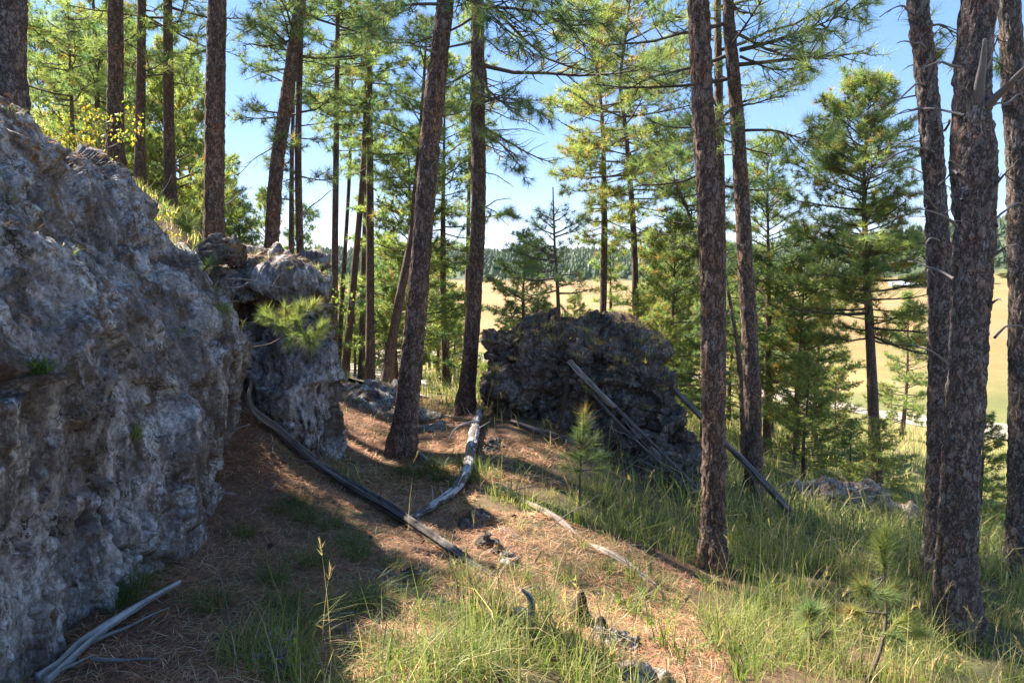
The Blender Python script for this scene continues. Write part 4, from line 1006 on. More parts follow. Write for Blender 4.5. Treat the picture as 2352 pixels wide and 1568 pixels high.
def spr(px, py, Y, dx, dy, dz, s): return (P(px, py, Y), (dx, dy, dz), s)
seedling('bright pine spray reaching out in front of the limestone pillar', P(545, 820, 5.9), [P(545, 820, 5.9), P(575, 800, 5.9), P(620, 790, 5.9), P(660, 770, 5.85), P(700, 770, 5.8)],
         [spr(610, 715, 5.9, -.5, -.2, .7, .14), spr(655, 705, 5.9, -.1, -.3, .9, .14), spr(690, 700, 5.9, .2, 0, .9, .14), spr(725, 695, 5.95, .6, .2, .6, .13), spr(600, 725, 5.8, -.9, -.2, .3, .12),
          spr(680, 735, 5.8, .3, -.6, .4, .13), spr(665, 785, 5.75, -.3, -.3, -.4, .14), spr(705, 775, 5.7, .3, -.5, -.2, .15), spr(735, 765, 5.75, .8, -.2, .3, .15), spr(720, 790, 5.7, .6, -.3, -.2, .14), spr(745, 745, 5.8, .7, 0, .6, .13), spr(640, 750, 5.8, -.3, -.5, .1, .12)],
         .14, .0034, 90, 401, .75, .009, name='pine_spray', cat='pine branch')
q = G(1990, 1568); Yq = q[1]
seedling('pale green pine seedling with long starry needles at lower right', q, [q, P(2020, 1500, Yq), P(2035, 1420, Yq + .05), P(2032, 1340, Yq + .1), P(2030, 1260, Yq + .1)],
         [spr(2035, 1215, Yq + .1, 0, 0, 1, .17), spr(2020, 1250, Yq + .1, -.3, 0, .9, .15), spr(2065, 1340, Yq, .7, -.2, .5, .13), spr(1975, 1345, Yq - .1, -.8, -.3, .3, .15), spr(2000, 1365, Yq - .15, -.2, -.8, .2, .14), spr(2050, 1370, Yq - .1, .5, -.6, .2, .14),
          spr(2090, 1420, Yq, .8, -.1, .4, .13), spr(2120, 1450, Yq, .8, -.3, .2, .14), spr(2070, 1470, Yq - .1, .3, -.7, .1, .13), spr(1950, 1400, Yq, -.7, -.2, .3, .12)],
         .15, .0030, 110, 402, .55, .011)
q = G(1860, 1520); Yq = q[1]
seedling('dark green pine seedling left of the pale starry one at lower right', q, [q, P(1862, 1470, Yq), P(1862, 1430, Yq), P(1860, 1400, Yq)],
         [spr(1860, 1385, Yq, 0, 0, 1, .13), spr(1845, 1400, Yq, -.6, 0, .6, .12), spr(1880, 1400, Yq, .6, 0, .6, .12), spr(1850, 1440, Yq - .1, -.4, -.6, .3, .12), spr(1900, 1450, Yq, .8, 0, .4, .12)], .13, .0030, 100, 403, -.1, .008)
q = G(1332, 1165); Yq = q[1]
seedling('knee-high green pine sapling in shade before the big boulder', q, [q, P(1332, 1110, Yq), P(1334, 1060, Yq), P(1338, 1000, Yq), P(1340, 960, Yq)],
         [spr(1340, 945, Yq, 0, 0, 1, .19), spr(1345, 975, Yq, .2, 0, .9, .17), spr(1325, 1000, Yq, -.4, 0, .8, .17), spr(1365, 1005, Yq, .5, 0, .7, .17), spr(1300, 1040, Yq, -.8, -.1, .4, .17), spr(1380, 1045, Yq, .9, 0, .4, .17), spr(1335, 1045, Yq - .1, 0, -.7, .4, .17),
          spr(1290, 1070, Yq + .1, -.9, .1, .2, .15), spr(1395, 1075, Yq, .9, 0, .2, .15), spr(1320, 1080, Yq - .1, -.4, -.6, .2, .15)], .16, .0038, 60, 404, -.1, .014)
seedling('small pine tuft rising from the outcrop\'s rim below the reddish trunk', P(428, 530, 5.7), [P(428, 535, 5.7), P(428, 515, 5.7), P(426, 500, 5.7)],
         [spr(420, 490, 5.7, -.2, 0, 1, .14), spr(440, 500, 5.7, .5, 0, .8, .13), spr(405, 505, 5.65, -.7, -.1, .6, .12), spr(430, 515, 5.6, .1, -.6, .5, .12)], .14, .0036, 80, 405, .9, .007)
seedling('dim pine spray hanging over the outcrop face beside the pillar', P(540, 700, 5.2), [P(545, 690, 5.3), P(510, 700, 5.1), P(470, 715, 5.0), P(430, 735, 4.95)],
         [spr(500, 705, 5.05, -.2, -.6, .5, .13), spr(520, 720, 5.1, .2, -.5, -.3, .13), spr(460, 720, 4.98, -.7, -.4, .2, .12), spr(425, 745, 4.95, -.8, -.3, -.1, .10), spr(485, 600, 5.0, .5, -.4, .4, .12)], .13, .0030, 60, 406, .2, .005, name='pine_spray', cat='pine branch')


# ------------------------------------------------------------------ logs, poles, sticks
def log(label, pts, r, mat, seed, name='fallen_log', cat='log', sides=22, n=110, rough=.12, cracks=True, stubs=0, parent=None, fork=()):
    rs = RS(seed); W = np.array(pts, float); b = W.mean(0).copy(); pth = crom(W - b, n)
    r = np.interp(np.linspace(0, 1, n), np.linspace(0, 1, len(r)), r) if hasattr(r, '__len__') else np.full(n, r)
    V, F = tubes(pth[None], r[None], sides); ctr = np.repeat(pth, sides, 0); N = V - ctr; rr = np.repeat(r, sides); N /= np.maximum(rr, 1e-4)[:, None]
    ang = np.tile(np.arange(sides) / sides * 2 * pi, n); t = np.repeat(np.cumsum(np.r_[0, np.linalg.norm(np.diff(pth, axis=0), axis=1)]), sides)
    g = fbm(np.stack([np.cos(ang) * 4, np.sin(ang) * 4, t * 1.2], 1), 4, seed, .6); big = fbm(np.stack([np.cos(ang), np.sin(ang), t * 5], 1), 2, seed + 9)
    kn = fbm(np.stack([np.cos(ang) * .7, np.sin(ang) * .7, t * 2.4], 1), 3, seed + 2)
    V = V + N * (rr * (rough * 1.2 * g + rough * .8 * big + .22 * kn - .25 * np.exp(-((np.sin(ang * 1.0 + 3 * kn) - .2) / .09) ** 2)))[:, None]
    col = np.zeros((len(V), 3)); col[:, 0] = sstep(.35, .8, -g) * .85 if cracks else 0; col[:, 1] = np.clip(.5 + .7 * fbm(np.stack([np.cos(ang) * 9, np.sin(ang) * 9, t * 2.2], 1), 4, seed + 4, .7), 0, 1); col[:, 2] = sstep(-.05, .25, fbm(np.stack([np.cos(ang) * .8, np.sin(ang) * .8, t * 7], 1), 3, seed + 6))
    base = len(V); V = np.vstack([V, pth[:1] - .2 * (pth[1] - pth[0]), pth[-1:] + (pth[-1] - pth[-2]) * .3]); col = np.vstack([col, [[.5, 0, 0]] * 2])
    a = np.arange(sides); T1 = np.stack([np.full(sides, base), (a + 1) % sides, a], 1); o = (n - 1) * sides; T2 = np.stack([np.full(sides, base + 1), o + a, o + (a + 1) % sides], 1)
    ob = mk(name, V, [F, np.vstack([T1, T2])], mat, col=col, smooth=True, loc=b)
    if parent is None: tag(ob, label, cat)
    for k in range(stubs):
        i = rs.randint(4, n - 4); d = rs.normal(size=3); d[2] = abs(d[2]) + .4; d /= np.linalg.norm(d); L = rs.uniform(.08, .3)
        so = dead_branch(ob, pth[i], pth[i] + d * (r[i] + L), max(r[i] * .18, .004), seed + k, 'branch_stub', False, mat)
    for (p, q, r2) in fork:
        dead_branch(ob, np.array(p) - b, np.array(q) - b, r2, seed + 55, 'side_branch', False, mat)
    return ob


def gp(px, py, up=.03): q = G(px, py); q[2] += up; return q
q0 = P(575, 872, 6.6)
log('long dark weathered pole lying from the rock foot down to the stones', [q0, P(578, 935, 6.5), gp(640, 1010, .10), gp(700, 1062, .09), gp(800, 1130, .08), gp(900, 1190, .07), gp(1000, 1252, .05), gp(1080, 1300, .03), gp(1130, 1325, .0)],
    [.010, .022, .040, .047, .048, .046, .040, .030, .012], MAT['log_dark'], 501, stubs=9, rough=.2, sides=28, n=220)
log('whitish crooked log with peeling bark between the thick trunk and boulder', [gp(1102, 965, .12), gp(1092, 1000, .12), gp(1082, 1050, .10), gp(1072, 1100, .09), gp(1045, 1140, .07), gp(1000, 1172, .06), gp(945, 1200, .04)],
    [.05, .055, .058, .055, .045, .035, .02], MAT['log_blotch'], 502, stubs=6, sides=28, n=200)
log('thin pale broken log in the sunlit grass, pointing to the lower right', [gp(1140, 1118, .04), gp(1200, 1155, .03), gp(1285, 1203, .03), gp(1340, 1238, -.03), gp(1400, 1277, .02), gp(1470, 1322, .01), gp(1540, 1370, -.02)],
    [.016, .026, .032, .028, .034, .026, .014], MAT['log_tan'], 503, stubs=3, n=80)
log('pale log lying in grass along the foot of the big boulder', [gp(1370, 1045, .08), gp(1440, 1070, .08), gp(1520, 1105, .08), gp(1600, 1145, .06)], [.03, .045, .05, .04], MAT['log_tan'], 504, stubs=2)
log('dim half-buried log between the white log and the boulder', [gp(1175, 975, .05), gp(1240, 1000, .05), gp(1300, 1020, .05), gp(1360, 1040, .03)], [.03, .04, .04, .03], MAT['log_dark'], 505)
log('thin dry stick behind the white log\'s upper end', [gp(965, 955, .03), gp(1010, 958, .05), gp(1060, 968, .04)], .018, MAT['log_tan'], 506, name='fallen_branch', cat='stick')
log('thin grey stick lying right of the thick leaning trunk\'s foot', [gp(935, 1030, .02), gp(960, 1045, .03), gp(985, 1062, .02)], .018, MAT['log_pale'], 507, name='fallen_branch', cat='stick')
log('arched bare branch at the top end of the white log', [P(1100, 968, 8.9) , P(1070, 972, 8.8), P(1045, 985, 8.7), P(1030, 1010, 8.6)], [.018, .014, .010, .006], MAT['log_pale'], 508, name='fallen_branch', cat='stick', n=30)
log('bleached split branch lying at the foot of the grey rock, lower left', [gp(95, 1585, .03), gp(200, 1500, .05), gp(300, 1430, .06), gp(412, 1360, .05)], [.030, .027, .023, .016], MAT['log_pale'], 509, name='driftwood_branch', cat='branch', sides=18, rough=.3,
    fork=[(gp(200, 1500, .04), gp(390, 1412, .04), .012), (gp(215, 1530, .03), gp(365, 1528, .03), .012), (gp(130, 1560, .03), gp(215, 1525, .04), .012)])
# leaning poles at the boulder
log('short splintered pale pole propped on the boulder\'s face', [P(1308, 830, 9.2), P(1350, 875, 8.9), P(1412, 935, 8.6)], [.03, .04, .034], MAT['log_tan'], 511, name='leaning_pole', cat='pole', rough=.25)
log('long thin grey pole leaning from mid boulder down to the straight trunk', [P(1380, 900, 8.8), P(1480, 1000, 8.4), P(1600, 1120, 8.0)], [.02, .022, .018], MAT['log_dark'], 512, name='leaning_pole', cat='pole', stubs=4)
log('lower thin dead pole slanting beneath the long grey one', [P(1330, 870, 9.0), P(1450, 1000, 8.5), P(1590, 1125, 8.1)], [.018, .02, .014], MAT['log_dark'], 513, name='leaning_pole', cat='pole', stubs=4)
log('dark smooth pole leaning past the straight trunk from the boulder\'s right side', [P(1478, 825, 9.5), P(1560, 905, 9.1), P(1650, 1000, 8.6), P(1740, 1092, 8.1), P(1812, 1172, 7.7)], [.03, .035, .038, .042, .044], MAT['log_dark'], 514, name='leaning_pole', cat='pole')
log('forked dark snag leaning on the boulder\'s front', [P(1310, 828, 9.3), P(1306, 860, 9.1), P(1296, 920, 8.9), P(1282, 985, 8.8)], [.04, .032, .028, .03], MAT['rot'], 515, name='dead_snag', cat='dead trunk',
    fork=[(P(1308, 840, 9.2), P(1240, 800, 9.3), .018), (P(1308, 838, 9.2), P(1345, 870, 9.0), .02)])
def slivers():
    for k, (a, b, Ya, Yb) in enumerate([((1430, 960), (1520, 1060), 8.6, 8.3), ((1400, 980), (1470, 1015), 8.6, 8.4), ((1460, 1010), (1540, 1080), 8.4, 8.2), ((1350, 960), (1395, 930), 8.7, 8.8), ((1480, 1060), (1590, 1100), 8.3, 8.1), ((1420, 1090), (1500, 1040), 8.3, 8.3)]):
        o = dead_branch(None, P(*a, Ya), P(*b, Yb), .010, 600 + k, 'dead_twig', True)
        tag(o, 'thin bare grey twig tangled under the poles against the boulder', 'twig', 'dead twigs tangled under the leaning poles')
    S = [((520, 470), (580, 430), 5.9, 6.1, 'arching bare twig above the outcrop rim left of the leaning trunk'), ((360, 480), (395, 400), 5.3, 5.2, 'bleached twig standing on the outcrop rim among yellow leaves'),
         ((515, 660), (640, 668), 5.8, 6.3, 'straight thin dry twig across the pillar\'s top block'), ((520, 640), (700, 690), 5.9, 6.5, 'thin forked dry twig in front of the pillar\'s crack'), ((370, 1010), (545, 830), 4.5, 5.9, 'slender dark stem slanting across the outcrop face'),
         ((470, 1120), (545, 1560), 4.6, 2.6, 'long dry grass stem dangling down from the rock\'s edge'), ((940, 1180), (955, 1135), 5.4, 5.4, 'black curved twig standing beside the long pole'),
         ((1150, 1130), (1260, 1120), 6.6, 6.5, 'pale twig lying across the thin broken log'), ((1240, 1230), (1380, 1130), 5.8, 6.0, 'dry stalk slanting above the thin broken log')]
    for k, (a, b, Ya, Yb, lab) in enumerate(S):
        o = dead_branch(None, P(*a, Ya), P(*b, Yb), .006 if k != 5 else .0028, 620 + k, 'dry_twig', k < 4 or k == 7, sag=.04); tag(o, lab, 'twig')
slivers()
q = G(1335, 1440)
log('blackened rotten stump standing upright near the bottom', [q + [0, 0, -.03], q + [0, 0, .08], q + [.01, 0, .16], q + [.0, 0, .23]], [.055, .045, .032, .012], MAT['rot'], 521, name='rotten_stump', cat='stump', rough=.5, sides=24, n=40)
q = G(1385, 1460)
log('lower broken half of the rotten stump\'s wood', [q + [0, 0, -.03], q + [-.01, 0, .06], q + [-.02, 0, .12]], [.05, .04, .015], MAT['rot'], 522, name='rotten_stump', cat='stump', rough=.5, sides=24, n=30)
q = G(1210, 1450)
log('torn bleached wood shard curling upright left of the rotten stump', [q + [-.03, 0, 0], q + [-.01, 0, .07], q + [.03, 0, .12], q + [.02, 0, .20], q + [-.03, 0, .25]], [.05, .045, .02, .016, .006], MAT['log_pale'], 523, name='wood_shard', cat='wood', rough=.6, sides=20, n=50)


def pine_cone(loc, s, seed, label):
    rs = RS(seed); V = []; F = []; n = 0
    for i in range(60):
        t = i / 60; a = i * 2.4; z = (t - .5) * 1.6; r = sin(pi * (t * .85 + .1)) * .55
        d = np.array([cos(a), sin(a), 0]); tz = np.array([-sin(a), cos(a), 0]); b = d * r * .35 + [0, 0, z]; tip = d * r + [0, 0, z + .12]
        V += [b - tz * .12, b + tz * .12, tip + tz * .13, tip - tz * .13, tip + d * .05 + [0, 0, .08], b + [0, 0, -.08]]; F += [[n, n + 1, n + 2, n + 3], [n + 3, n + 2, n + 4, n + 4], [n + 5, n + 1, n + 2, n + 3]]; n += 6
    Fq = [f for f in F if len(set(f)) == 4]; Ft = [f[:3] for f in F if len(set(f)) == 3]
    o = mk('pine_cone', np.array(V) * s, [np.array(Fq), np.array(Ft)], MAT['log_dark'], loc=loc); o.rotation_euler = (1.3, .2, 1)
    tag(o, label, 'pine cone')
pine_cone(gp(1268, 1530, .03), .035, 3, 'open brown pine cone lying at the bottom near the rotten stump')


# ------------------------------------------------------------------ grass and litter
BVH = {}
for o in (rock1, rock2, rock3):
    me = o.data; V = np.empty(len(me.vertices) * 3, np.float32); me.vertices.foreach_get('co', V); V = V.reshape(-1, 3)
    BVH[o.name] = BVHTree.FromPolygons([tuple(v) for v in V], [tuple(p.vertices) for p in me.polygons])


def rock_top(o, x, y, zmax=3):
    h = BVH[o.name].ray_cast(Vector((x, y, zmax)), Vector((0, 0, -1)))
    return h[0], h[1]


def blades(base, h, lean_az, lean, wid, col, segs=3, seed=0, tipcol=None):
    rs = RS(seed); n = len(base)
    s = np.linspace(0, 1, segs + 1); d = np.stack([np.cos(lean_az), np.sin(lean_az), 0 * lean_az], 1)
    fa = lean_az + pi / 2 + rs.normal(0, .6, n); w = np.stack([np.cos(fa), np.sin(fa), 0 * fa], 1)
    V = []
    for k, sk in enumerate(s):
        p = base + d * (lean * h * sk ** 1.9)[:, None]; p[:, 2] += h * (sk - .42 * np.clip(lean, 0, 1.6) * sk ** 2.4)
        ww = wid * (1 - .75 * sk) / 2
        if k < segs: V += [p - w * ww[:, None], p + w * ww[:, None]]
        else: V.append(p)
    V = np.stack(V, 1); m = V.shape[1]; off = np.arange(n)[:, None] * m
    Q = np.concatenate([np.stack([off + 2 * k, off + 2 * k + 1, off + 2 * k + 3, off + 2 * k + 2], -1) for k in range(segs - 1)], 1).reshape(-1, 4) if segs > 1 else np.zeros((0, 4), int)
    T = np.stack([off + 2 * segs - 2, off + 2 * segs - 1, off + 2 * segs], -1).reshape(-1, 3)
    c = np.repeat(col[:, None], m, 1)
    if tipcol is not None:
        f = np.linspace(0, 1, m)[None, :, None] ** 1.5; c = c * (1 - f) + tipcol[:, None] * f
    return V.reshape(-1, 3), [Q, T] if len(Q) else [T], c.reshape(-1, 3)


def scatter(n, r0, r1, th0, th1, seed, power=1.0):
    rs = RS(seed); th = np.radians(rs.uniform(th0, th1, n)); r = r0 * (r1 / r0) ** rs.rand(n) if power == 0 else r0 + (r1 - r0) * rs.rand(n) ** power
    return np.sin(th) * r, np.cos(th) * r


def gmask(x, y):
    q = np.stack([x, y, 0 * x], 1)
    return sstep(-.35, .5, fbm(q * 1.1, 3, 31) + .55 * (x + .12 * y - .95)), fbm(q * 2.6, 3, 33)


GRN = np.array([[.11, .17, .038], [.16, .22, .048], [.065, .115, .04], [.23, .26, .065], [.34, .31, .12], [.58, .45, .25], [.46, .31, .18]])


def grass_cols(rs, n, dry=.25, shade=1.0):
    pr = np.array([.22, .24, .12, .15, .10, .10, .07]); pr[4:] *= dry / .25; pr /= pr.sum()
    return GRN[rs.choice(7, n, p=pr)] * rs.uniform(.75, 1.3, (n, 1)) * shade


def in_rock(x, y):
    return ((x > -.2) & (x < 2.3) & (y > 9.7) & (y < 11.2)) | (upness(x, y) > .5)


def grass_obj(name, n, r0, r1, hmu, wid, seed, label, segs=3, thr=.0, dry=.25, th=(-50, 52), power=1.0, lean=.7, mode='near'):
    rs = RS(seed); x, y = scatter(n, r0, r1, th[0], th[1], seed, power)
    m, cl = gmask(x, y)
    keep = rs.rand(n) < np.clip(m * 1.1 + .14, 0, 1) * np.clip(.35 + 1.2 * cl + .4, .12, 1)
    if mode == 'far': keep = rs.rand(n) < np.clip(.7 + cl, .2, 1)
    if mode == 'far': keep &= rs.rand(n) < .12 + .88 * sstep(10, 13, y + np.clip(x, 0, 4) * 2.2)
    keep &= ~in_rock(x, y); x, y = x[keep], y[keep]; m = m[keep]; cl = cl[keep]; n = len(x)
    z = H(x, y) - .01; az = rs.rand(n) * 2 * pi
    hh = hmu * rs.lognormal(0, .38, n) * (.55 + .6 * m) * (.9 + .35 * cl)
    c = grass_cols(rs, n, dry); tip = c * .6 + np.array([.36, .30, .13]) * .4
    V, F, c = blades(np.stack([x, y, z], 1), hh, az, np.abs(rs.normal(lean, .45, n)), wid * rs.uniform(.6, 1.4, n), c, segs, seed, tip)
    o = mk(name, V, F, MAT['grass'], col=c); tag(o, label, None, None, 'stuff'); return o


grass_obj('grass', 72000, 1.6, 7.5, .20, .0052, 701, 'green and straw coloured grass growing on the near slope', 3)
grass_obj('meadow_grass', 46000, 7.0, 22, .30, .013, 702, 'yellow green grass between the trees on the middle slope', 2, dry=.5, mode='far', th=(-42, 46))
grass_obj('meadow_grass', 42000, 20, 70, .40, .035, 703, 'pale meadow grass on the valley side', 1, dry=.7, mode='far', th=(-25, 42), lean=.3)


def hill_cover():
    rs = RS(705); n = 26000; th = np.radians(rs.uniform(-40, -11, n)); r = rs.uniform(4.5, 22, n); x, y = np.sin(th) * r, np.cos(th) * r
    k = (upness(x, y) > .4) & (rs.rand(n) < .6 + fbm(np.stack([x, y, 0 * x], 1) * .8, 2, 7)); x, y, r = x[k], y[k], r[k]; n = len(x)
    c = grass_cols(rs, n, .6); V, F, c2 = blades(np.stack([x, y, H(x, y) - .01], 1), rs.uniform(.08, .3, n), rs.rand(n) * 2 * pi, np.abs(rs.normal(.6, .3, n)), .0009 * r + .003, c, 2, 706)
    tag(mk('hill_grass', V, F, MAT['grass'], col=c2), 'thin mixed grass on the hill behind the outcrop', None, None, 'stuff')
hill_cover()


def tussocks(name, centers, nb, h, wid, seed, label, spread=.07, tone=None, lean=.9, dry=.1):
    rs = RS(seed); X = []; Hh = []; A = []; Cc = []
    for i, c in enumerate(centers):
        a = rs.rand(nb) * 2 * pi; rr = spread * np.sqrt(rs.rand(nb)); p = np.stack([c[0] + np.cos(a) * rr, c[1] + np.sin(a) * rr, np.full(nb, c[2] - .01)], 1)
        X.append(p); k = (c[3] if len(c) > 3 else 1) * rs.uniform(.7, 1.2); Hh.append(h * k * rs.uniform(.5, 1.15, nb)); A.append(a + rs.normal(0, .7, nb)); cc = grass_cols(rs, nb, dry); Cc.append(cc * .4 + .6 * (GRN[rs.choice(4)] if tone is None else np.array(tone)))
    X = np.vstack(X); Hh = np.concatenate(Hh); A = np.concatenate(A); Cc = np.vstack(Cc)
    V, F, c = blades(X, Hh, A, np.abs(rs.normal(lean, .35, len(X))), wid * rs.uniform(.6, 1.3, len(X)), Cc, 4, seed)
    o = mk(name, V, F, MAT['grass'], col=c); tag(o, label, None, None, 'stuff'); return o


rs = RS(710)
cen = []
for px, py, s in [(620, 1340, 1.2), (680, 1170, 1.1), (650, 1180, .9), (700, 1190, .9), (640, 1400, 1), (300, 1370, 1.0), (270, 1400, .9), (760, 1100, .7), (830, 1290, .9), (900, 1300, .8), (720, 1300, .9), (790, 1420, 1), (840, 1390, 1), (700, 1450, 1), (980, 1420, 1), (1040, 1460, 1),
                  (560, 1230, .7), (750, 1210, .8), (900, 1380, .9), (960, 1350, .8), (660, 1510, 1), (590, 1480, .9), (870, 1500, 1), (930, 1530, 1), (1100, 1540, .9), (980, 1080, 1.2), (960, 1095, 1.2), (1000, 1100, 1), (930, 1090, .9), (1250, 1380, 1), (1200, 1330, .9), (1300, 1330, .9), (1100, 1360, 1), (1050, 1330, .8), (480, 1400, .8), (800, 1250, .8)]:
    q = G(px + rs.uniform(-12, 12), py + rs.uniform(-8, 8)); cen.append((*q, s))
tussocks('grass_tussocks', cen, 170, .24, .0032, 711, 'fine dark green grass tussocks in the needle litter', .08, (.055, .095, .026), dry=.15)
cen = []
for px, py, s in [(1080, 1440, 1.0), (1140, 1500, 1.1), (1150, 1420, .9), (1430, 1390, 1.3), (1450, 1340, 1.2), (1060, 1090, 1.0), (1085, 1110, 1), (1040, 1120, .9), (1110, 1090, .8), (1320, 1500, 1), (1520, 1480, 1.1), (1560, 1530, 1.1), (1600, 1420, 1), (1490, 1440, 1), (1200, 1170, .8), (1330, 1200, .8), (1700, 1560, 1.2), (1650, 1500, 1.1), (1010, 1090, .9), (880, 1560, .9), (650, 1560, .9), (1235, 1540, .8), (1400, 1550, 1)]:
    q = G(px, py); cen.append((*q, s))
tussocks('broad_grass_blades', cen, 12, .34, .012, 712, 'broad bright green grass blades standing in clumps', .05, (.13, .18, .035), lean=.65)
tussocks('broad_grass_blades', [(*G(px, py), s) for px, py, s in zip(rs.uniform(1250, 2330, 70), rs.uniform(1180, 1560, 70), rs.uniform(.6, 1.1, 70))], 14, .32, .010, 713, 'bright grass clumps between the right-hand trunks', .06, (.095, .14, .035), lean=.6)


def stalks():
    rs = RS(720); n = 620; x, y = scatter(n, 2.3, 9, -20, 46, 721); m, cl = gmask(x, y)
    k = (rs.rand(n) < m + .05) & ~in_rock(x, y); x, y = x[k], y[k]; n = len(x); z = H(x, y)
    b = np.stack([x, y, z], 1); hh = rs.uniform(.3, .75, n); az = rs.rand(n) * 2 * pi; ln = rs.uniform(.05, .35, n)
    col = np.array([.40, .30, .16]) * rs.uniform(.7, 1.15, (n, 1))
    V, F, c = blades(b, hh, az, ln, np.full(n, .0042), col, 4, 722)
    # seed heads: little drooping bunches at the tip
    tip = b + np.stack([np.cos(az) * ln * hh, np.sin(az) * ln * hh, hh * (1 - .42 * ln)], 1)
    d = np.stack([np.cos(az) * .5, np.sin(az) * .5, np.ones(n)], 1)
    sel = rs.rand(n) < .6
    V2, F2, c2 = tufts(tip[sel], d[sel], np.full(sel.sum(), .045), col[sel] * 1.1, 12, .006, 723, (5, 35), 1.8)
    V2F = F2 + len(V)
    o = mk('dry_grass_stalks', np.vstack([V, V2]), [F[0], np.vstack([F[1], V2F])], MAT['grass'], col=np.vstack([c, c2])); tag(o, 'tall straw coloured stalks with seed heads over the slope', None, None, 'stuff')
stalks()


def litter(name, n, r0, r1, seed, label, th=(-48, 45), L=.13, w=.0032, pts=None):
    rs = RS(seed)
    if pts is None:
        x, y = scatter(n, r0, r1, th[0], th[1], seed); m, cl = gmask(x, y); k = (rs.rand(n) < 1.0 - .7 * m) & (upness(x, y) < .6); x, y = x[k], y[k]; n = len(x)
        p = np.stack([x, y, H(x, y) + .004 + .03 * rs.rand(n) ** 2], 1)
    else: p = pts; n = len(p)
    az = rs.rand(n) * 2 * pi; l = L * rs.uniform(.5, 1.2, n); e = rs.normal(0, .28, n)
    d = np.stack([np.cos(az) * np.cos(e), np.sin(az) * np.cos(e), np.sin(e)], 1); mid = np.stack([np.cos(az + .5), np.sin(az + .5), 0 * az], 1)
    s = np.stack([-np.sin(az), np.cos(az), 0 * az], 1) * w / 2
    a = p - d * l[:, None] / 2; b = p + d * l[:, None] / 2 + mid * (l * .12)[:, None]; b[:, 2] = np.maximum(b[:, 2], p[:, 2] - .01); a[:, 2] = np.maximum(a[:, 2], p[:, 2] - .01)
    c_ = p + [0, 0, .004]
    V = np.stack([a, c_ - s, c_ + s, b], 1).reshape(-1, 3); o4 = np.arange(n)[:, None] * 4
    F = np.concatenate([o4 + [0, 1, 2], o4 + [1, 3, 2]], 0)
    base = np.array([[.46, .20, .10], [.34, .15, .08], [.54, .34, .19], [.18, .11, .07], [.62, .49, .33]]); col = base[rs.choice(5, n, p=[.32, .27, .2, .15, .06])] * rs.uniform(.75, 1.2, (n, 1))
    o = mk(name, V, F, MAT['litter'], col=np.repeat(col, 4, 0)); tag(o, label, None, None, 'stuff')
litter('needle_litter', 80000, 1.6, 7, 731, 'reddish brown fallen pine needles covering the ground')
litter('needle_litter', 60000, 6.0, 14, 732, 'fallen pine needles further down the slope', th=(-25, 20), L=.18, w=.007)


def rock_litter():
    rs = RS(740); pts = []; gb = []
    for o, (x0, x1, y0, y1), n in ((rock1, (-3.9, -2.0, 1.5, 6.0), 2600), (rock2, (-3.4, -1.9, 6.7, 8.5), 1500), (rock3, (-.4, 2.2, 8.9, 11), 2600)):
        for _ in range(n):
            x, y = rs.uniform(x0, x1), rs.uniform(y0, y1); h, nn = rock_top(o, x, y)
            if h is not None and abs(nn.z) > .55 + .2 * rs.rand(): pts.append((h.x, h.y, h.z + .01))
            if h is not None and abs(nn.z) > (.55 if o is rock3 else .5) and rs.rand() < (.07 if o is rock3 else .03): gb.append((h.x, h.y, h.z, rs.uniform(.5, 1.1)))
    pts = np.repeat(np.array(pts), 3, 0) + rs.normal(0, .02, (len(pts) * 3, 3)) * [1, 1, .2]
    litter('needle_litter', 0, 0, 0, 741, 'fallen needles caught on the tops of the rocks', pts=pts, L=.13, w=.005)
    g3_ = [g for g in gb if g[1] > 8.8]; g1_ = [g for g in gb if g[1] <= 8.8]
    tussocks('rock_top_grass', g3_, 26, .17, .006, 742, 'dry golden grass growing on the top of the layered boulder', .08, (.42, .33, .12), lean=.8, dry=.6)
    if g1_: tussocks('rock_top_grass', g1_, 22, .14, .0035, 743, 'thin green and dry grass on the outcrop and pillar tops', .05, (.14, .16, .05), lean=.9, dry=.5)
rock_litter()


tussocks('straw_tussocks', [(*G(px, py), k_) for px, py, k_ in zip(RS(780).uniform(930, 1560, 75), RS(781).uniform(1060, 1560, 75), RS(782).uniform(.5, 1.1, 75))], 34, .17, .0045, 783, 'short straw coloured and green grass tufts in the sunlit strip', .09, (.42, .34, .15), lean=.9, dry=.8)


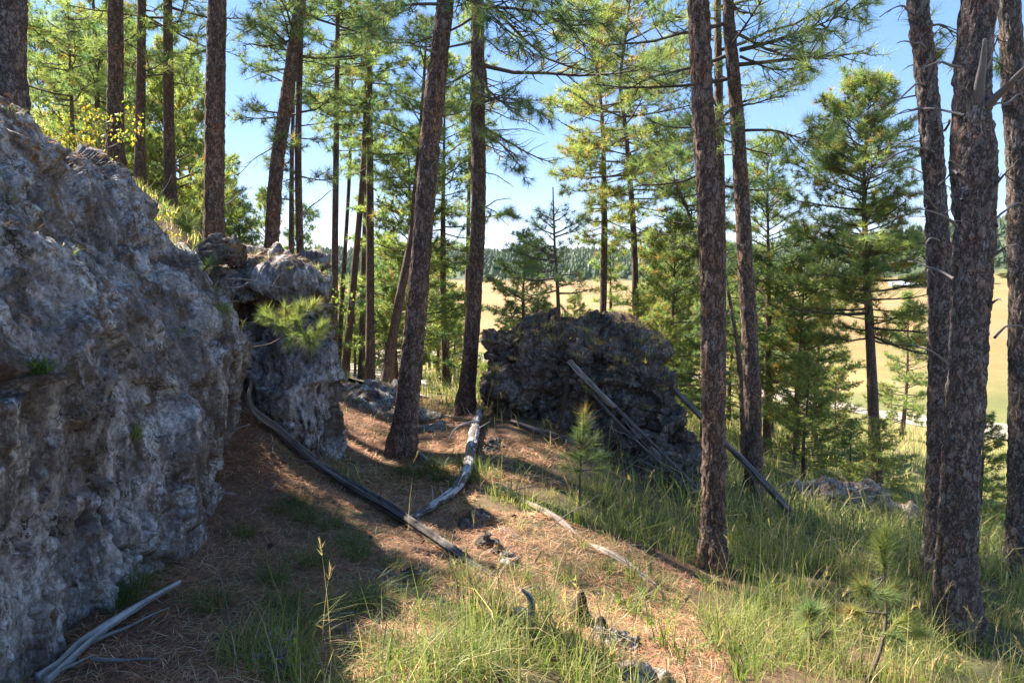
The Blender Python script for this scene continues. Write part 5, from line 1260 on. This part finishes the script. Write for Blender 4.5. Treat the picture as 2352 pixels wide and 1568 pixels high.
def floor_debris():
    rs = RS(760); protos = []
    spots = [(G(px, py)) for px, py in zip(rs.uniform(450, 1500, 60), rs.uniform(1000, 1560, 60))]
    for k, q in enumerate(spots):
        if k < 5:
            a = rs.rand() * 6; L = rs.uniform(.12, .4); o = dead_branch(None, np.array([-cos(a) * L / 2, -sin(a) * L / 2, .008]), np.array([cos(a) * L / 2, sin(a) * L / 2, .012]), .006, 761 + k, 'fallen_twig', True); protos.append(o)
        else:
            o = protos[k % 5].copy(); C.objects.link(o)
        e = .1; gx = (h1(q[0] + e, q[1]) - h1(q[0] - e, q[1])) / (2 * e); gy = (h1(q[0], q[1] + e) - h1(q[0], q[1] - e)) / (2 * e)
        o.rotation_euler = (math.atan(gy), -math.atan(gx), 0) if k < 5 else (math.atan(gy), -math.atan(gx), rs.uniform(-.6, .6)); o.location = (q[0], q[1], q[2] + .012); v = rs.uniform(.6, 1.3); o.scale = (v, v, v)
        tag(o, 'short grey fallen twig lying in the needle litter', 'twig', 'small fallen twigs in the needle litter')
    for k, (px, py, lab) in enumerate([(850, 1240, 'brown pine cone in the litter below the middle of the long pole'), (1180, 1190, 'pine cone between the white log and the thin broken log'), (620, 1260, 'pine cone on shaded needles right of the outcrop foot'), (1010, 1400, 'pine cone in shade below the tip of the long pole'), (730, 1390, 'pine cone between dark grass tussocks in the shade'), (860, 1010, 'pine cone just left of the thick leaning trunk')]):
        pine_cone(gp(px, py, .02), .028, 770 + k, lab)
floor_debris()


# ------------------------------------------------------------------ leafy shrubs
def shrub(label, base, w, h, n, cols, seed, leaf=.05, stems=7, name='leafy_shrub', cat='shrub', dn=.5):
    rs = RS(seed); root = empty(name, base); tag(root, label, cat); W = []; Wr = []; L = []; D = []
    for i in range(stems):
        a = rs.rand() * 2 * pi; e = np.array([cos(a) * w * rs.uniform(.2, 1), sin(a) * w * dn * rs.uniform(.2, 1), h * rs.uniform(.6, 1.05)]); t = np.linspace(0, 1, 8)[:, None]
        q = e * t + rs.normal(0, .03 * h, (8, 3)) * t; q[:, :2] *= (.5 + .5 * t); W.append(q); Wr.append(np.linspace(.008, .003, 8))
        for j in range(5):
            k = rs.randint(2, 8); v = rs.normal(size=3) * [1, 1, .6] + [0, 0, .3]; v *= h * .3 / np.linalg.norm(v); q2 = q[k] + v * t; W.append(q2); Wr.append(np.linspace(.004, .0015, 8))
            for m in range(int(n / stems / 5)):
                L.append(q2[rs.randint(2, 8)] + rs.normal(0, .03 * h, 3)); 
    V, F = tubes(np.array(W), np.array(Wr), 5); mk('stems', V, F, MAT['dead'], root, smooth=True)
    L = np.array(L); m = len(L); d = rs.normal(size=(m, 3)); d /= np.linalg.norm(d, axis=1, keepdims=True); A, B = frames(d); s = leaf * rs.uniform(.6, 1.3, m)[:, None]
    f = .25 * s * np.cross(A, B)
    Vv = np.stack([L, L + A * s * .4 + B * s * .45 + f, L + B * s * 1.1, L - A * s * .4 + B * s * .45 + f], 1).reshape(-1, 3); col = np.array(cols)[rs.choice(len(cols), m)] * rs.uniform(.75, 1.25, (m, 1))
    mk('leaves', Vv, np.arange(m * 4).reshape(-1, 4), MAT['leaf'], root, col=np.repeat(col, 4, 0), kind='stuff')
YEL = [(.42, .36, .05), (.30, .33, .06), (.50, .34, .05), (.16, .22, .05), (.45, .24, .06)]; GRE = [(.12, .20, .04), (.18, .25, .05), (.25, .28, .06)]
def hb(px, py, Y): b = P(px, py, Y); b[2] = h1(b[0], b[1]); return b
shrub('yellow and orange leaved shrub on the hill behind the rock', hb(190, 400, 8.5), .75, 1.05, 1300, YEL, 801, .042, 12)
shrub('yellow green shrub at the foot of the hill pines', hb(310, 430, 7.6), .55, .6, 600, YEL[:4], 802, .04, 9)
shrub('thin green leaved bush in front of the reddish hill trunk', hb(500, 560, 7.8), .5, .95, 200, GRE, 803, .055, 8)
shrub('sparse bush beneath the trunk leaning over the pillar', hb(590, 590, 9), .7, .45, 260, GRE + YEL[:2], 804, .05, 9)
shrub('yellow flecked bush hugging the right side of the pillar', P(745, 830, 8.6), .30, 1.15, 300, YEL[:4] + GRE, 805, .045, 9)
shrub('low leafy bush at the pale boulder\'s left end', hb(1850, 1140, 13.2), .7, .35, 300, GRE + YEL[:2], 806, .06, 9)
shrub('low green weeds at the bottom centre of the litter', G(650, 1560), .16, .20, 60, GRE + YEL[1:2], 807, .028, 6, name='weeds', cat='weeds')
shrub('small leafy bush on the boulder face under the pale pole', P(1352, 905, 8.9), .16, .22, 120, GRE, 808, .03, 6)
shrub('small leafy plant at the foot of the leaning poles', hb(1440, 1060, 8.6), .25, .3, 120, GRE, 809, .03, 6)
def ferns():
    rs = RS(830)
    for k, (px, py, Y, lab) in enumerate([(90, 860, 3.35, 'small fern rooted in a crack of the outcrop at the left border'), (310, 1000, 3.9, 'thin grass tuft sprouting from a ledge of the outcrop')]):
        b = P(px, py, Y); n = 130
        h = BVH[rock1.name].ray_cast(Vector((0, 0, 0)), Vector(ray(px, py)).normalized())
        if h[0] is not None: b = np.array(h[0])
        a = rs.rand(n) * 2 * pi; V, F, c = blades(np.repeat((b)[None], n, 0) + rs.normal(0, .02, (n, 3)), rs.uniform(.04, .11, n), a, np.abs(rs.normal(1.2, .4, n)), np.full(n, .007 if k == 0 else .003), GRN[rs.choice(4, n)] * (1.0 if k == 0 else 1.4), 4, 830 + k)
        V = V - b; tag(mk('fern' if k == 0 else 'grass_tuft', V, F, MAT['grass'], col=c, loc=b), lab, 'fern' if k == 0 else 'grass')
ferns()


# ------------------------------------------------------------------ far things: ranch, fence posts, hill forest
def box(cx, cy, cz, sx, sy, sz):
    V = np.array([[x, y, z] for z in (0, 1) for y in (-.5, .5) for x in (-.5, .5)], float) * [sx, sy, sz] + [cx, cy, cz]
    return V, np.array([[0, 2, 3, 1], [4, 5, 7, 6], [0, 1, 5, 4], [2, 6, 7, 3], [0, 4, 6, 2], [1, 3, 7, 5]])


wallm = m_plain('painted_siding', (.45, .43, .40)); roofm = m_plain('metal_roof', (.55, .56, .58), .5); darkm = m_plain('dark_siding', (.10, .07, .06)); glassm = m_plain('window_glass', (.04, .05, .06), .1)


def ranch(px, Y, w, d, h, wm, rm, label, rz=0):
    x = P(px, 660, Y)[0]; z = h1(x, Y); root = empty('ranch_building', (x, Y, z - .3)); root.rotation_euler.z = rz; tag(root, label, 'building', 'ranch buildings at the far side of the field')
    mk('wall', *box(0, 0, 0, w, d, h + .3), wm, root)
    rv = np.array([[-w / 2 - .5, -d / 2 - .6, h + .2], [w / 2 + .5, -d / 2 - .6, h + .2], [w / 2 + .5, 0, h + 2.0], [-w / 2 - .5, 0, h + 2.0], [-w / 2 - .5, d / 2 + .6, h + .2], [w / 2 + .5, d / 2 + .6, h + .2]])
    mk('roof', rv, [np.array([[0, 1, 2, 3], [3, 2, 5, 4], [0, 4, 5, 1]]), np.array([[0, 3, 4], [1, 5, 2]])], rm, root)
    for k in range(3):
        mk('window', *box((k - 1) * w * .28, -d / 2 - .05, 1.4, 1.4, .12, 1.1), glassm, root)
ranch(2082, 520, 16, 8, 2.6, darkm, roofm, 'dark low barn with pale metal roof beyond the field', .2)
ranch(2118, 525, 8, 6, 3.0, wallm, roofm, 'small pale shed right of the dark barn beyond the field')
ranch(2060, 560, 10, 7, 2.8, wallm, roofm, 'pale farmhouse left of the dark barn beyond the field', -.2)
ranch(2330, 620, 14, 8, 2.6, darkm, roofm, 'brown building on the bare hillside at the right', .1)
rs = RS(850)
for k in range(7):
    px = 1168 + k * 9.5; x, y, z = G(px, 778 + k * .5)
    V, F = tubes(np.array([[[0, 0, 0], [0, 0, .8], [.03, 0, 1.6]]]), np.array([[.1, .1, .09]]), 6)
    o = mk('fence_post', V, [F, np.array([[12, 13, 14, 15, 16, 17]])], MAT['rot'], loc=(x, y, z - .1)); tag(o, 'dark wooden fence post in the field left of the boulder', 'fence post', 'fence posts in the field left of the boulder')


def hill_forest():
    rs = RS(860); n = 11500; th = np.radians(rs.uniform(-24, 42, n)); u = np.tan(th); r = np.sqrt(rs.uniform(560 ** 2, 2100 ** 2, n))
    r0 = np.interp(u, [-.2, .25, .45, .6], [860, 840, 640, 560]) / np.cos(th) ** .5; r1 = np.interp(u, [-.2, .3, .5, .7], [1750, 1700, 1350, 1200])
    x, y = np.sin(th) * r, np.cos(th) * r; cl = fbm(np.stack([x / 90, y / 90, 0 * x], 1), 3, 861)
    start = r0 + np.where(u > .38, 120, 15) + cl * 40
    k = (r > start) & (r < r1 + 150) & (rs.rand(n) < np.clip(.85 + .6 * cl, .25, 1)); x, y, r = x[k], y[k], r[k]; n = len(x); z = H(x, y)
    h = rs.uniform(7, 19, n); w = h * rs.uniform(.17, .34, n)
    lv = [(.08, .7), (.25, 1.0), (.62, .68), (1.0, 0.04)]; s = 5; V = []
    for zf, wf in lv:
        a = np.arange(s) * 2 * pi / s + rs.rand() * 2; jit = rs.uniform(.65, 1.3, (n, s)); rr = w[:, None] * wf * jit
        V.append(np.stack([x[:, None] + np.cos(a) * rr, y[:, None] + np.sin(a) * rr, (z + h * zf)[:, None] + rs.normal(0, .35, (n, s))], -1))
    V = np.stack(V, 1); m = len(lv); j = np.arange(m - 1)[:, None] * s; c = np.arange(s)[None]; c2 = (c + 1) % s
    f = np.stack([j + c, j + c2, j + s + c2, j + s + c], -1).reshape(-1, 4); F = (f[None] + (np.arange(n) * m * s)[:, None, None]).reshape(-1, 4)
    a = np.array([.045, .09, .045]); b = np.array([.14, .18, .06]); t = np.clip(rs.normal(.4, .35, n), 0, 1)[:, None]; col = a + (b - a) * t
    yl = (r < 0) ; 
    o = mk('hill_forest', V.reshape(-1, 3), F, MAT['grass'], col=np.repeat(col, m * s, 0)); tag(o, 'dark pine forest covering the hills beyond the field', None, None, 'stuff')
hill_forest()


def field_edge():
    rs = RS(870); lab = 'small round tree at the foot of the forested hills'
    proto = None
    V = []; F = []
    vs, fs = [], []
    s = 8
    lv = [(.12, .3), (.3, .9), (.55, 1.0), (.8, .7), (1.0, .1)]
    for k in range(34):
        px = rs.uniform(1060, 1340) if k < 14 else rs.uniform(1840, 2352); Yk = rs.uniform(800, 850) if k < 14 else rs.uniform(540, 600)
        x = P(px, 650, Yk)[0]; z = h1(x, Yk)
        if proto is None:
            for zf, wf in lv:
                a = np.arange(s) * 2 * pi / s; rr = 3.2 * wf * rs.uniform(.8, 1.2, s); vs.append(np.stack([np.cos(a) * rr, np.sin(a) * rr, 7 * zf + rs.normal(0, .3, s)], 1))
            j = np.arange(4)[:, None] * s; c = np.arange(s)[None]; c2 = (c + 1) % s
            f = np.stack([j + c, j + c2, j + s + c2, j + s + c], -1).reshape(-1, 4); V = np.vstack(vs)
            proto = o = mk('round_tree', V, f, MAT['grass'], col=np.tile(np.array([[.17, .18, .06]]), (len(V), 1)))
        else: o = proto.copy(); C.objects.link(o)
        o.location = (x, Yk, z - .3); q = rs.uniform(.6, 1.4); o.scale = (q * rs.uniform(.9, 1.5), q, q * .8); o.rotation_euler.z = rs.rand() * 6
        tag(o, lab, 'tree', 'small round trees along the foot of the hills')
field_edge()


def haze():
    V, F = box(0, 0, -60, 9400, 9400, 230)
    m = bpy.data.materials.new('thin_haze'); m.use_nodes = True; t = m.node_tree
    for n in list(t.nodes):
        if n.type == 'BSDF_PRINCIPLED': t.nodes.remove(n)
    v = t.nodes.new('ShaderNodeVolumePrincipled'); v.inputs['Color'].default_value = (.86, .92, 1.0, 1); v.inputs['Density'].default_value = .00003; v.inputs['Anisotropy'].default_value = .2
    t.links.new(v.outputs[0], t.nodes['Material Output'].inputs['Volume'])
    mk('haze', V, F, m, kind='stuff')['label'] = 'thin blue haze over the far hills'
haze()
